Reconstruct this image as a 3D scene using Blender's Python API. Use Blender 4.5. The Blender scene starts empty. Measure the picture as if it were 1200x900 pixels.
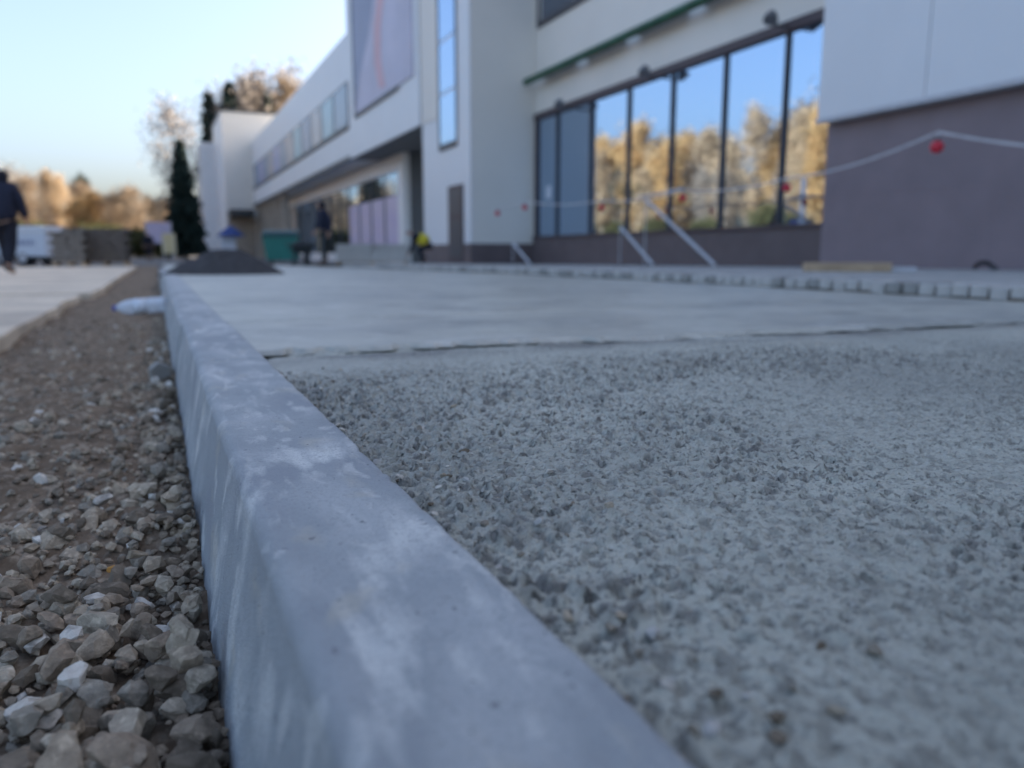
import bpy, bmesh, math, random
import numpy as np
from mathutils import Vector, Matrix, noise as mnoise
R = math.radians
random.seed(11); rng = np.random.default_rng(11)
sc = bpy.context.scene
COL = sc.collection

# ------------------------------------------------------------------ camera, sky, sun, exposure
F = 906.0; CAMZ = 0.39
PITCH = math.atan((450 - 298) / F)
YAW = math.atan(418 / F * math.cos(PITCH))
cd = bpy.data.cameras.new('camera'); cam = bpy.data.objects.new('camera', cd); COL.objects.link(cam)
cam.location = (0, 0, CAMZ); cam.rotation_euler = (math.pi / 2 - PITCH, 0, -YAW)
cd.sensor_width = 36; cd.lens = 36 * F / 1200; cd.clip_start = 0.02; cd.clip_end = 3000
cd.dof.use_dof = True; cd.dof.focus_distance = 0.86; cd.dof.aperture_fstop = 3.3
sc.camera = cam
SUN_AZ, SUN_EL = 87.0, 24.0             # azimuth clockwise from +Y, behind the building
w = bpy.data.worlds.new('World'); sc.world = w; w.use_nodes = True
wn = w.node_tree.nodes; wl = w.node_tree.links
sky = wn.new('ShaderNodeTexSky'); sky.sky_type = 'NISHITA'; sky.sun_disc = False
sky.sun_elevation = R(SUN_EL); sky.sun_rotation = R(SUN_AZ)
sky.air_density = 0.8; sky.dust_density = 5.2; sky.ozone_density = 1.3
bg = wn['Background']; wl.new(sky.outputs[0], bg.inputs[0]); bg.inputs[1].default_value = 0.1
sl = bpy.data.lights.new('sun', 'SUN'); so = bpy.data.objects.new('sun', sl); COL.objects.link(so)
sl.energy = 3.0; sl.angle = R(0.55); sl.color = (1.0, 0.86, 0.68)
sd = Vector((math.sin(R(SUN_AZ)) * math.cos(R(SUN_EL)), math.cos(R(SUN_AZ)) * math.cos(R(SUN_EL)), math.sin(R(SUN_EL))))
so.rotation_euler = sd.to_track_quat('Z', 'Y').to_euler(); so.location = (20, 30, 40)
vs = sc.view_settings; vs.view_transform = 'Standard'; vs.look = 'None'; vs.gamma = 1; vs.use_curve_mapping = False
vs.exposure = 2.3
sc.cycles.use_denoising = True
try: sc.cycles.denoiser = 'OPENIMAGEDENOISE'
except Exception: pass
sc.cycles.max_bounces = 7

# ------------------------------------------------------------------ pixel helpers (direction only)
RM = cam.rotation_euler.to_matrix()
def ray(px, py):
    return (RM @ Vector(((px - 600) / F, (450 - py) / F, -1.0)))
def atz(px, py, z):                     # where the ray meets a level z
    d = ray(px, py); t = (z - CAMZ) / d.z
    return Vector((d.x * t, d.y * t, z))
def atX(px, py, X):
    d = ray(px, py); t = X / d.x
    return Vector((X, d.y * t, CAMZ + d.z * t))
def atd(px, py, depth):                 # at a known distance along the view axis
    d = ray(px, py); return Vector((0, 0, CAMZ)) + d * depth

# ------------------------------------------------------------------ numpy noise
def _h(ix, iy, s):
    n = (ix.astype(np.int64) * 374761393 + iy.astype(np.int64) * 668265263 + s * 1442695041) & 0x7fffffff
    n = ((n ^ (n >> 13)) * 1274126177) & 0x7fffffff
    n = ((n ^ (n >> 15)) * 2246822519) & 0x7fffffff
    return ((n ^ (n >> 16)) & 0xffff) / 65535.0
def vn(x, y, s=0):
    ix = np.floor(x); iy = np.floor(y); fx = x - ix; fy = y - iy
    fx = fx * fx * (3 - 2 * fx); fy = fy * fy * (3 - 2 * fy)
    a = _h(ix, iy, s); b = _h(ix + 1, iy, s); c = _h(ix, iy + 1, s); d = _h(ix + 1, iy + 1, s)
    return (a + (b - a) * fx) * (1 - fy) + (c + (d - c) * fx) * fy - 0.5
def fbm(x, y, o=4, s=0):
    r = 0; a = 1.0
    for i in range(o):
        r = r + a * vn(x, y, s + i * 17); x = x * 2.03 + 3.1; y = y * 2.03 + 1.7; a *= 0.5
    return r
def bumps(x, y, cell, s, dens=1.0):     # rounded lumps of uneven size scattered on a jittered grid
    u = x / cell; v = y / cell; iu = np.floor(u); iv = np.floor(v); r = np.zeros_like(u)
    for a in (-1, 0, 1):
        for b in (-1, 0, 1):
            cu = iu + a; cv = iv + b
            px = cu + _h(cu, cv, s); py = cv + _h(cu, cv, s + 1)
            rad = 0.25 + 0.6 * _h(cu, cv, s + 2) ** 1.5
            on = _h(cu, cv, s + 3) < dens
            dx = u - px; dy = v - py; an = _h(cu, cv, s + 4) * 3.14
            e = 0.7 + 0.6 * _h(cu, cv, s + 5)
            x1 = (dx * np.cos(an) + dy * np.sin(an)) * e; y1 = (-dx * np.sin(an) + dy * np.cos(an)) / e
            d2 = (x1 * x1 + y1 * y1) / (rad * rad)
            k = np.clip(1 - d2, 0, 1) ** 0.8 * rad * on
            r = np.maximum(r, k)
    return r

# ------------------------------------------------------------------ materials
def mat(name, col, rough=0.7, var=0.15, scale=4.0, bump=0.0, bscale=40.0, spec=0.4, metal=0.0, col2=None, detail=6, bdist=0.004, trans=0.0, world=False):
    m = bpy.data.materials.new(name); m.use_nodes = True
    n = m.node_tree.nodes; l = m.node_tree.links; b = n['Principled BSDF']
    b.inputs['Roughness'].default_value = rough; b.inputs['Metallic'].default_value = metal
    b.inputs['Specular IOR Level'].default_value = spec
    tc = n.new('ShaderNodeTexCoord')
    CO = n.new('ShaderNodeNewGeometry').outputs['Position'] if world else tc.outputs['Object']
    c = np.array(col); c2 = np.array(col2) if col2 is not None else c * (1 - var)
    c1 = c * (1 + var) if col2 is None else c
    nz = n.new('ShaderNodeTexNoise'); nz.inputs['Scale'].default_value = scale; nz.inputs['Detail'].default_value = detail
    nz.inputs['Roughness'].default_value = 0.62
    l.new(CO, nz.inputs['Vector'])
    rp = n.new('ShaderNodeValToRGB'); rp.color_ramp.elements[0].position = 0.32; rp.color_ramp.elements[1].position = 0.7
    rp.color_ramp.elements[0].color = (*c2, 1); rp.color_ramp.elements[1].color = (*np.clip(c1, 0, 1), 1)
    l.new(nz.outputs['Fac'], rp.inputs[0]); l.new(rp.outputs[0], b.inputs['Base Color'])
    if bump:
        n2 = n.new('ShaderNodeTexNoise'); n2.inputs['Scale'].default_value = bscale; n2.inputs['Detail'].default_value = 8
        n2.inputs['Roughness'].default_value = 0.65
        l.new(CO, n2.inputs['Vector'])
        bp = n.new('ShaderNodeBump'); bp.inputs['Strength'].default_value = bump; bp.inputs['Distance'].default_value = bdist
        l.new(n2.outputs['Fac'], bp.inputs['Height']); l.new(bp.outputs[0], b.inputs['Normal'])
    if trans:
        t = n.new('ShaderNodeBsdfTranslucent'); mx = n.new('ShaderNodeMixShader'); mx.inputs[0].default_value = trans
        l.new(rp.outputs[0], t.inputs[0]); l.new(b.outputs[0], mx.inputs[1]); l.new(t.outputs[0], mx.inputs[2])
        l.new(mx.outputs[0], n['Material Output'].inputs[0])
    return m
def add_layer(m, col, scale, lo, hi, seed=0.0, stretch=(1, 1, 1), rough=None, amount=1.0, world=False):   # a further stain layer over a mat()
    n = m.node_tree.nodes; l = m.node_tree.links; b = n['Principled BSDF']
    src = b.inputs['Base Color'].links[0].from_socket
    tc = n.new('ShaderNodeTexCoord'); mp = n.new('ShaderNodeMapping'); mp.inputs['Scale'].default_value = stretch
    mp.inputs['Location'].default_value = (seed, seed * 1.7, seed * 0.3)
    l.new(n.new('ShaderNodeNewGeometry').outputs['Position'] if world else tc.outputs['Object'], mp.inputs[0])
    nz = n.new('ShaderNodeTexNoise'); nz.inputs['Scale'].default_value = scale; nz.inputs['Detail'].default_value = 5
    nz.inputs['Distortion'].default_value = 0.4
    l.new(mp.outputs[0], nz.inputs['Vector'])
    mr = n.new('ShaderNodeMapRange'); mr.inputs['From Min'].default_value = lo; mr.inputs['From Max'].default_value = hi
    mr.inputs['To Max'].default_value = amount
    l.new(nz.outputs['Fac'], mr.inputs['Value'])
    mx = n.new('ShaderNodeMix'); mx.data_type = 'RGBA'; l.new(mr.outputs[0], mx.inputs[0]); l.new(src, mx.inputs[6])
    mx.inputs[7].default_value = (*col, 1); l.new(mx.outputs[2], b.inputs['Base Color'])
    return m
M = {}
M['kerb'] = mat('kerb_concrete', (0.365, 0.385, 0.395), 0.75, 0.08, 9, 1.0, 330, 0.3, bdist=0.003)
add_layer(M['kerb'], (0.29, 0.305, 0.33), 6, 0.46, 0.68, 3.1, (1, 0.6, 1), amount=0.75)
add_layer(M['kerb'], (0.50, 0.51, 0.51), 8, 0.50, 0.64, 4.4, (1.2, 0.7, 0.4), amount=0.65)
add_layer(M['kerb'], (0.66, 0.66, 0.63), 26, 0.58, 0.67, 7.7, (1.3, 0.6, 0.4), amount=0.6)
add_layer(M['kerb'], (0.68, 0.68, 0.65), 12, 0.55, 0.68, 12.4, (1.9, 0.55, 0.3), amount=0.85)
add_layer(M['kerb'], (0.24, 0.25, 0.26), 520, 0.52, 0.66, 9.2, amount=0.45)
add_layer(M['kerb'], (0.50, 0.46, 0.38), 15, 0.60, 0.70, 1.2, (1, 0.6, 1), amount=0.5)
add_layer(M['kerb'], (0.13, 0.13, 0.14), 120, 0.68, 0.71, 2.2, (1, 0.8, 1), amount=0.7)
add_layer(M['kerb'], (0.30, 0.31, 0.325), 190, 0.55, 0.68, 5.2, amount=0.5)
M['slab'] = mat('rough_concrete', (0.50, 0.495, 0.415), 0.30, 0.14, 3.5, 1.0, 300, 0.85, bdist=0.004)
add_layer(M['slab'], (0.30, 0.30, 0.255), 1.1, 0.40, 0.62, 2.0, amount=0.8)
add_layer(M['slab'], (0.34, 0.30, 0.22), 2.2, 0.6, 0.75, 5.0, amount=0.6)
M['slab2'] = mat('smooth_concrete', (0.375, 0.365, 0.31), 0.42, 0.13, 2.2, 0.6, 90, 0.7, bdist=0.003)
add_layer(M['slab2'], (0.25, 0.25, 0.225), 1.6, 0.46, 0.64, 4.0, (0.7, 1.2, 1), amount=0.85)
add_layer(M['slab2'], (0.54, 0.52, 0.47), 5, 0.58, 0.72, 9.0, amount=0.6)
add_layer(M['slab2'], (0.17, 0.165, 0.145), 4, 0.54, 0.70, 3.0, amount=0.75)
add_layer(M['slab2'], (0.52, 0.51, 0.45), 9, 0.58, 0.70, 13.0, amount=0.5)
add_layer(M['slab2'], (0.24, 0.235, 0.215), 90, 0.55, 0.66, 6.0, amount=0.45)
M['soil'] = mat('brown_soil', (0.20, 0.145, 0.10), 0.95, 0.35, 14, 1.0, 110, 0.15, bdist=0.009)
add_layer(M['soil'], (0.43, 0.35, 0.265), 45, 0.52, 0.66, 1.0, amount=0.7)
def add_attr(m, col, attr='agg_shade', amount=1.0):         # darker lumps and pits: aggregate tone with their shade painted in, plus seam dirt
    n = m.node_tree.nodes; l = m.node_tree.links; b = n['Principled BSDF']; src = b.inputs['Base Color'].links[0].from_socket
    at = n.new('ShaderNodeAttribute'); at.attribute_name = attr
    mx = n.new('ShaderNodeMix'); mx.data_type = 'RGBA'; l.new(at.outputs['Fac'], mx.inputs[0]); l.new(src, mx.inputs[6]); mx.inputs[7].default_value = (*col, 1)
    l.new(mx.outputs[2], b.inputs['Base Color'])
add_layer(M['slab'], (0.20, 0.20, 0.18), 210, 0.58, 0.63, 6.0, amount=0.8)
add_layer(M['slab'], (0.50, 0.495, 0.45), 140, 0.60, 0.68, 8.0, amount=0.7)
def add_pits(m, scale, frac, col, depth, seed):
    n = m.node_tree.nodes; l = m.node_tree.links; b = n['Principled BSDF']; src = b.inputs['Base Color'].links[0].from_socket
    tc = n.new('ShaderNodeTexCoord'); nz = n.new('ShaderNodeTexNoise'); nz.inputs['Scale'].default_value = scale * 1.6; nz.inputs['Detail'].default_value = 4
    l.new(tc.outputs['Object'], nz.inputs['Vector'])
    va = n.new('ShaderNodeVectorMath'); va.operation = 'SCALE'; va.inputs['Scale'].default_value = 0.9 / scale; l.new(nz.outputs['Color'], va.inputs[0])
    vb = n.new('ShaderNodeVectorMath'); vb.operation = 'ADD'; l.new(tc.outputs['Object'], vb.inputs[0]); l.new(va.outputs[0], vb.inputs[1])
    vc = n.new('ShaderNodeVectorMath'); vc.operation = 'MULTIPLY_ADD'; l.new(vb.outputs[0], vc.inputs[0]); vc.inputs[1].default_value = (1, 1, 0.0); vc.inputs[2].default_value = (seed, seed * 0.7, 0)
    vo = n.new('ShaderNodeTexVoronoi'); vo.inputs['Scale'].default_value = scale; l.new(vc.outputs[0], vo.inputs['Vector'])
    sx = n.new('ShaderNodeSeparateColor'); l.new(vo.outputs['Color'], sx.inputs[0])
    th = n.new('ShaderNodeMapRange'); th.inputs['From Min'].default_value = 1 - frac; th.inputs['From Max'].default_value = 1.0; th.inputs['To Min'].default_value = 0.0; th.inputs['To Max'].default_value = 0.55; l.new(sx.outputs[0], th.inputs['Value'])
    su = n.new('ShaderNodeMath'); su.operation = 'SUBTRACT'; l.new(th.outputs[0], su.inputs[0]); l.new(vo.outputs['Distance'], su.inputs[1])
    mk = n.new('ShaderNodeMapRange'); mk.inputs['From Min'].default_value = -0.02; mk.inputs['From Max'].default_value = 0.10; l.new(su.outputs[0], mk.inputs['Value'])
    at = n.new('ShaderNodeAttribute'); at.attribute_name = 'rgh'
    mu = n.new('ShaderNodeMath'); mu.operation = 'MULTIPLY'; l.new(mk.outputs[0], mu.inputs[0]); l.new(at.outputs['Fac'], mu.inputs[1])
    mx = n.new('ShaderNodeMix'); mx.data_type = 'RGBA'; l.new(mu.outputs[0], mx.inputs[0]); l.new(src, mx.inputs[6]); mx.inputs[7].default_value = (*col, 1); l.new(mx.outputs[2], b.inputs['Base Color'])
    bp = n.new('ShaderNodeBump'); bp.invert = True; bp.inputs['Strength'].default_value = 1.0; bp.inputs['Distance'].default_value = depth; l.new(mu.outputs[0], bp.inputs['Height'])
    l.new(b.inputs['Normal'].links[0].from_socket, bp.inputs['Normal']); l.new(bp.outputs[0], b.inputs['Normal'])
add_pits(M['slab'], 165, 0.62, (0.125, 0.123, 0.108), 0.005, 0.0)
add_pits(M['slab'], 90, 0.22, (0.10, 0.098, 0.086), 0.006, 3.0)
add_attr(M['slab'], (0.12, 0.112, 0.098))
STONE = []
for i, c in enumerate([(0.28, 0.215, 0.155), (0.345, 0.275, 0.20), (0.165, 0.13, 0.095), (0.39, 0.325, 0.245), (0.25, 0.215, 0.17)]):
    STONE.append(mat('dusty_stone', c, 0.9, 0.32, 60, 0.9, 170, 0.2, bdist=0.004, world=True))
    add_layer(STONE[-1], tuple(min(1, k * 1.9) for k in c), 110, 0.54, 0.72, i, amount=0.7, world=True)
M['stone_pale'] = mat('pale_limestone', (0.60, 0.55, 0.48), 0.85, 0.15, 60, 0.9, 170, 0.25, bdist=0.004, world=True)
add_layer(M['stone_pale'], (0.22, 0.19, 0.16), 45, 0.5, 0.66, 3, amount=0.85, world=True)
M['orange'] = mat('orange_stone', (0.42, 0.20, 0.045), 0.8, 0.3, 60, 0.8, 200, bdist=0.003, world=True)
M['path'] = mat('tan_concrete', (0.70, 0.58, 0.44), 0.85, 0.12, 3, 0.3, 60)
add_layer(M['path'], (0.42, 0.345, 0.27), 1.3, 0.45, 0.68, 2.0, amount=0.8)
add_layer(M['path'], (0.30, 0.25, 0.20), 26, 0.60, 0.72, 5.0, amount=0.7)
M['paver'] = mat('grey_paver', (0.44, 0.42, 0.39), 0.8, 0.15, 12, 0.4, 150)
M['paver_dark'] = mat('dark_paver', (0.28, 0.27, 0.25), 0.8, 0.2, 12, 0.4, 150)
M['asphalt'] = mat('asphalt', (0.12, 0.115, 0.11), 0.9, 0.2, 0.4, 0.3, 30)
M['white_panel'] = mat('white_cladding', (0.74, 0.73, 0.71), 0.45, 0.025, 0.6, 0.04, 3, 0.4)
M['grey_panel'] = mat('grey_cladding', (0.74, 0.70, 0.63), 0.5, 0.03, 0.6, 0.04, 3, 0.4)
M['blue_panel'] = mat('light_blue_cladding', (0.68, 0.69, 0.70), 0.4, 0.025, 0.6, 0.04, 3, 0.45)
M['brown_tile'] = mat('brown_tile', (0.21, 0.165, 0.178), 0.5, 0.08, 1.5, 0.05, 20, 0.4)
M['plinth'] = mat('plinth_tile', (0.13, 0.10, 0.10), 0.55, 0.12, 2, 0.05, 20, 0.4)
M['frame'] = mat('dark_frame', (0.065, 0.065, 0.072), 0.45, 0.1, 3, spec=0.4)
M['brown_frame'] = mat('brown_trim', (0.075, 0.055, 0.06), 0.5, 0.1, 3)
M['dark'] = mat('dark_metal', (0.05, 0.055, 0.06), 0.5, 0.15, 4)
M['lamp_grey'] = mat('grey_lamp_housing', (0.16, 0.165, 0.18), 0.45, 0.1, 6)
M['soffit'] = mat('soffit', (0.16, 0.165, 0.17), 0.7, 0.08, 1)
M['green_pipe'] = mat('green_light_strip', (0.022, 0.09, 0.045), 0.4, 0.25, 3)
M['beige'] = mat('beige_render', (0.42, 0.36, 0.29), 0.8, 0.15, 0.7)
M['wood'] = mat('raw_timber', (0.43, 0.31, 0.20), 0.75, 0.2, 7, 0.3, 60)
M['white_plastic'] = mat('white_plastic', (0.62, 0.66, 0.72), 0.35, 0.06, 5)
M['strut'] = mat('grey_white_tube', (0.50, 0.50, 0.52), 0.5, 0.1, 9)
M['tape'] = mat('faded_tape', (0.46, 0.45, 0.46), 0.6, 0.2, 5)
M['red'] = mat('red_plastic', (0.55, 0.025, 0.045), 0.35, 0.1, 9)
M['cloth_black'] = mat('black_cloth', (0.010, 0.012, 0.022), 0.9, 0.25, 8, 0.3, 50)
M['cloth_navy'] = mat('navy_cloth', (0.013, 0.017, 0.036), 0.9, 0.25, 8, 0.3, 50)
M['cloth_grey'] = mat('dark_grey_cloth', (0.035, 0.042, 0.045), 0.9, 0.25, 8, 0.3, 50)
M['skin'] = mat('skin', (0.42, 0.25, 0.18), 0.6, 0.08, 12)
M['shoe'] = mat('shoe', (0.05, 0.042, 0.036), 0.7, 0.2, 9)
M['yellow'] = mat('yellow_vest', (0.62, 0.50, 0.03), 0.7, 0.12, 6)
M['teal'] = mat('teal_plastic', (0.025, 0.17, 0.14), 0.45, 0.12, 3)
M['teal_dark'] = mat('dark_teal_plastic', (0.02, 0.07, 0.07), 0.5, 0.12, 3)
M['rubber'] = mat('black_rubber', (0.02, 0.02, 0.022), 0.8, 0.2, 9)
M['wet_sand'] = mat('dark_wet_sand', (0.062, 0.06, 0.062), 0.95, 0.25, 12, 0.7, 60, 0.15, bdist=0.01)
M['blue'] = mat('blue_canvas', (0.03, 0.06, 0.2), 0.7, 0.15, 3)
M['lilac'] = mat('lilac_sheet', (0.46, 0.42, 0.55), 0.7, 0.15, 2)
M['purple'] = mat('purple_poster', (0.52, 0.43, 0.60), 0.4, 0.2, 0.8, col2=(0.60, 0.53, 0.62))
M['poster'] = mat('faded_poster', (0.52, 0.50, 0.60), 0.5, 0.1, 0.5)
M['poster_dark'] = mat('poster_slate', (0.28, 0.31, 0.42), 0.5, 0.1, 0.5)
M['poster_red'] = mat('poster_pink', (0.66, 0.42, 0.46), 0.5, 0.12, 0.5)
M['bark'] = mat('bark', (0.13, 0.105, 0.085), 0.9, 0.3, 4, 0.5, 12)
M['birch_bark'] = mat('birch_bark', (0.48, 0.44, 0.40), 0.85, 0.35, 5, 0.3, 12)
M['twig'] = mat('twig', (0.13, 0.10, 0.085), 0.9, 0.3, 4)
M['leaf_gold'] = mat('gold_leaf', (0.56, 0.375, 0.175), 0.7, 0.4, 0.55, trans=0.35, spec=0.2)
M['leaf_tan'] = mat('tan_leaf', (0.48, 0.365, 0.24), 0.75, 0.4, 0.55, trans=0.35, spec=0.2)
M['leaf_brown'] = mat('brown_leaf', (0.29, 0.22, 0.155), 0.8, 0.35, 0.55, trans=0.3, spec=0.2)
M['leaf_green'] = mat('dull_green_leaf', (0.10, 0.105, 0.045), 0.8, 0.35, 0.55, trans=0.25, spec=0.2)
M['needle'] = mat('spruce_needle', (0.022, 0.040, 0.034), 0.8, 0.35, 1.0, trans=0.1, spec=0.2)
def glass(name, col, refl, rough=0.02):
    m = bpy.data.materials.new(name); m.use_nodes = True
    n = m.node_tree.nodes; l = m.node_tree.links; b = n['Principled BSDF']
    b.inputs['Base Color'].default_value = (*col, 1); b.inputs['Roughness'].default_value = 0.3
    g = n.new('ShaderNodeBsdfGlossy'); g.inputs['Roughness'].default_value = rough; g.inputs['Color'].default_value = (0.58, 0.76, 1.0, 1)
    lw = n.new('ShaderNodeFresnel'); lw.inputs['IOR'].default_value = 1.5
    mr = n.new('ShaderNodeMapRange'); mr.inputs['From Min'].default_value = 0.04; mr.inputs['From Max'].default_value = 0.6
    mr.inputs['To Min'].default_value = refl; mr.inputs['To Max'].default_value = 0.95
    l.new(lw.outputs[0], mr.inputs['Value'])
    tc = n.new('ShaderNodeTexCoord'); nz = n.new('ShaderNodeTexNoise'); nz.inputs['Scale'].default_value = 0.7
    bp = n.new('ShaderNodeBump'); bp.inputs['Strength'].default_value = 0.02; bp.inputs['Distance'].default_value = 0.02
    l.new(tc.outputs['Object'], nz.inputs['Vector']); l.new(nz.outputs['Fac'], bp.inputs['Height']); l.new(bp.outputs[0], g.inputs['Normal'])
    mx = n.new('ShaderNodeMixShader'); l.new(mr.outputs[0], mx.inputs[0]); l.new(b.outputs[0], mx.inputs[1]); l.new(g.outputs[0], mx.inputs[2])
    l.new(mx.outputs[0], n['Material Output'].inputs[0])
    return m
M['glass'] = glass('mirror_glass', (0.02, 0.03, 0.035), 0.62)
M['glass_dim'] = glass('tinted_glass', (0.03, 0.028, 0.035), 0.10)
def clear_plastic():
    m = bpy.data.materials.new('clear_plastic'); m.use_nodes = True
    b = m.node_tree.nodes['Principled BSDF']
    b.inputs['Base Color'].default_value = (0.80, 0.85, 0.92, 1); b.inputs['Roughness'].default_value = 0.18
    b.inputs['Transmission Weight'].default_value = 0.35; b.inputs['IOR'].default_value = 1.3
    return m
M['pet'] = clear_plastic()
M['cap'] = mat('blue_cap', (0.03, 0.05, 0.30), 0.4, 0.05, 4)

# ------------------------------------------------------------------ mesh helpers
class MB:
    def __init__(s): s.v = []; s.f = []; s.mi = []
    def add(s, vs, fs, mi=0):
        o = len(s.v); s.v += [tuple(v) for v in vs]; s.f += [tuple(i + o for i in f) for f in fs]; s.mi += [mi] * len(fs); return s
    def box(s, x0, x1, y0, y1, z0, z1, mi=0):
        vs = [(x, y, z) for x in (x0, x1) for y in (y0, y1) for z in (z0, z1)]
        return s.add(vs, [(0, 1, 3, 2), (4, 6, 7, 5), (0, 4, 5, 1), (2, 3, 7, 6), (0, 2, 6, 4), (1, 5, 7, 3)], mi)
    def tube(s, p, q, r0, r1=None, n=8, mi=0, caps=True):
        r1 = r0 if r1 is None else r1
        p = Vector(p); q = Vector(q); d = (q - p).normalized(); a = d.orthogonal().normalized(); b = d.cross(a)
        vs = []
        for c, r in ((p, r0), (q, r1)):
            for i in range(n):
                t = 2 * math.pi * i / n; vs.append(c + a * (r * math.cos(t)) + b * (r * math.sin(t)))
        fs = [(i, (i + 1) % n, n + (i + 1) % n, n + i) for i in range(n)]
        if caps: fs += [tuple(range(n - 1, -1, -1)), tuple(range(n, 2 * n))]
        return s.add(vs, fs, mi)
    def path(s, pts, r, n=6, mi=0):
        for a, b in zip(pts[:-1], pts[1:]): s.tube(a, b, r, r, n, mi)
        return s
    def lathe(s, prof, n=24, M4=None, mi=0):          # prof: (radius, height)
        vs = []; fs = []
        for r, h in prof:
            for i in range(n):
                t = 2 * math.pi * i / n; v = Vector((r * math.cos(t), r * math.sin(t), h)); vs.append(M4 @ v if M4 else v)
        for k in range(len(prof) - 1):
            for i in range(n):
                j = (i + 1) % n; fs.append((k * n + i, k * n + j, (k + 1) * n + j, (k + 1) * n + i))
        fs += [tuple(range(n - 1, -1, -1)), tuple(range((len(prof) - 1) * n, len(prof) * n))]
        return s.add(vs, fs, mi)
    def prism(s, poly, axis, a0, a1, mi=0):          # polygon in the two other axes, swept along axis
        def mk(u, v, a):
            return {'x': (a, u, v), 'y': (u, a, v), 'z': (u, v, a)}[axis]
        n = len(poly); vs = [mk(u, v, a0) for u, v in poly] + [mk(u, v, a1) for u, v in poly]
        fs = [(i, (i + 1) % n, n + (i + 1) % n, n + i) for i in range(n)] + [tuple(range(n - 1, -1, -1)), tuple(range(n, 2 * n))]
        return s.add(vs, fs, mi)
    def mesh(s, name, mats, smooth=False):
        me = bpy.data.meshes.new(name); me.from_pydata(s.v, [], s.f)
        for m in (mats if isinstance(mats, (list, tuple)) else [mats]): me.materials.append(m)
        if any(s.mi): me.polygons.foreach_set('material_index', s.mi)
        bm = bmesh.new(); bm.from_mesh(me); bmesh.ops.recalc_face_normals(bm, faces=bm.faces); bm.to_mesh(me); bm.free()
        if smooth: me.polygons.foreach_set('use_smooth', [True] * len(me.polygons))
        return me
    def build(s, name, mats, parent=None, smooth=False, bevel=0):
        o = bpy.data.objects.new(name, s.mesh(name, mats, smooth)); COL.objects.link(o)
        if parent: o.parent = parent
        if bevel:
            b = o.modifiers.new('bevel', 'BEVEL'); b.width = bevel; b.segments = 2; b.limit_method = 'ANGLE'
        return o
def tag(o, label=None, cat=None, group=None, kind=None):
    if label: o['label'] = label
    if cat: o['category'] = cat
    if group: o['group'] = group
    if kind: o['kind'] = kind
    return o
def thing(name, label, cat, loc=(0, 0, 0), rz=0, group=None):
    o = bpy.data.objects.new(name, None); COL.objects.link(o); o.location = loc; o.rotation_euler = (0, 0, rz); o.empty_display_size = 0.1
    return tag(o, label, cat, group)
def copy_tree(o, parent=None):
    c = o.copy(); COL.objects.link(c)
    if parent: c.parent = parent
    for ch in o.children: copy_tree(ch, c)
    return c
def grid(name, xs, ys, Z, m, kind='structure', smooth=True, parent=None, skirt=None):
    X, Y = np.meshgrid(xs, ys, indexing='ij')
    co = np.stack([X, Y, Z], -1).reshape(-1, 3).astype(np.float32)
    nx, ny = Z.shape
    i = np.arange(nx - 1)[:, None] * ny + np.arange(ny - 1)[None, :]
    q = np.stack([i, i + ny, i + ny + 1, i + 1], -1).reshape(-1, 4)
    me = bpy.data.meshes.new(name); me.vertices.add(len(co)); me.vertices.foreach_set('co', co.ravel())
    me.loops.add(q.size); me.loops.foreach_set('vertex_index', q.ravel().astype(np.int32))
    me.polygons.add(len(q)); me.polygons.foreach_set('loop_start', np.arange(0, q.size, 4, dtype=np.int32))
    me.update(calc_edges=True); me.materials.append(m)
    me.polygons.foreach_set('use_smooth', np.full(len(q), smooth)); me.update()
    o = bpy.data.objects.new(name, me); COL.objects.link(o)
    if parent: o.parent = parent
    elif kind: o['kind'] = kind
    return o

# ================================================================== GROUND
MB().add([(-700, -700, -0.05), (700, -700, -0.05), (700, 900, -0.05), (-700, 900, -0.05)], [(0, 1, 2, 3)]).build('ground', M['asphalt'])['kind'] = 'structure'

# soil strip beside the kerb
xs = np.concatenate([np.arange(-3.2, -0.9, 0.03), np.arange(-0.9, 0.0405, 0.008)]); ys = np.concatenate([np.arange(-0.3, 3.2, 0.012), np.arange(3.2, 30, 0.07)])
X, Y = np.meshgrid(xs, ys, indexing='ij')
def soil_z(X, Y):
    near = np.clip((1.5 - Y) / 1.0, 0, 1)
    return -0.012 + 0.03 * fbm(X * 3, Y * 3, 3, 5) + 0.018 * fbm(X * 14, Y * 14, 4, 9) + 0.012 * np.abs(fbm(X * 45, Y * 45, 2, 19)) + 0.02 * np.clip((Y - 1.3) / 1.2, 0, 1) - 0.012 * near - 0.012 * np.clip((-X - 0.3), 0, 1)
soil = grid('soil_ground', xs, ys, soil_z(X, Y), M['soil'])

# --- stones: a heap built by dropping stones on a height map
def rock_mesh(seed, sub=2, sx=1.0, sy=0.8, sz=0.62):
    r = np.random.default_rng(seed); bm = bmesh.new(); bmesh.ops.create_icosphere(bm, subdivisions=sub, radius=1.0)
    pl = [(Vector(r.normal(size=3)).normalized(), r.uniform(0.5, 0.82)) for _ in range(15)]
    for v in bm.verts:
        c = v.co.copy()
        for _ in range(2):
            for nrm, d in pl:
                k = c.dot(nrm)
                if k > d: c -= nrm * (k - d) * 0.985
        c += c.normalized() * 0.06 * mnoise.noise(c * 2.6 + Vector((seed * 3.3, 0, 0))) + c.normalized() * 0.05 * mnoise.noise(c * 5 + Vector((seed, 5, 0)))
        v.co = Vector((c.x * sx, c.y * sy, c.z * sz))
    me = bpy.data.meshes.new('stone'); bm.to_mesh(me); bm.free()
    me.polygons.foreach_set('use_smooth', [True] * len(me.polygons)); me.materials.append(STONE[0]); me.set_sharp_from_angle(angle=R(24)); return me
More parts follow.
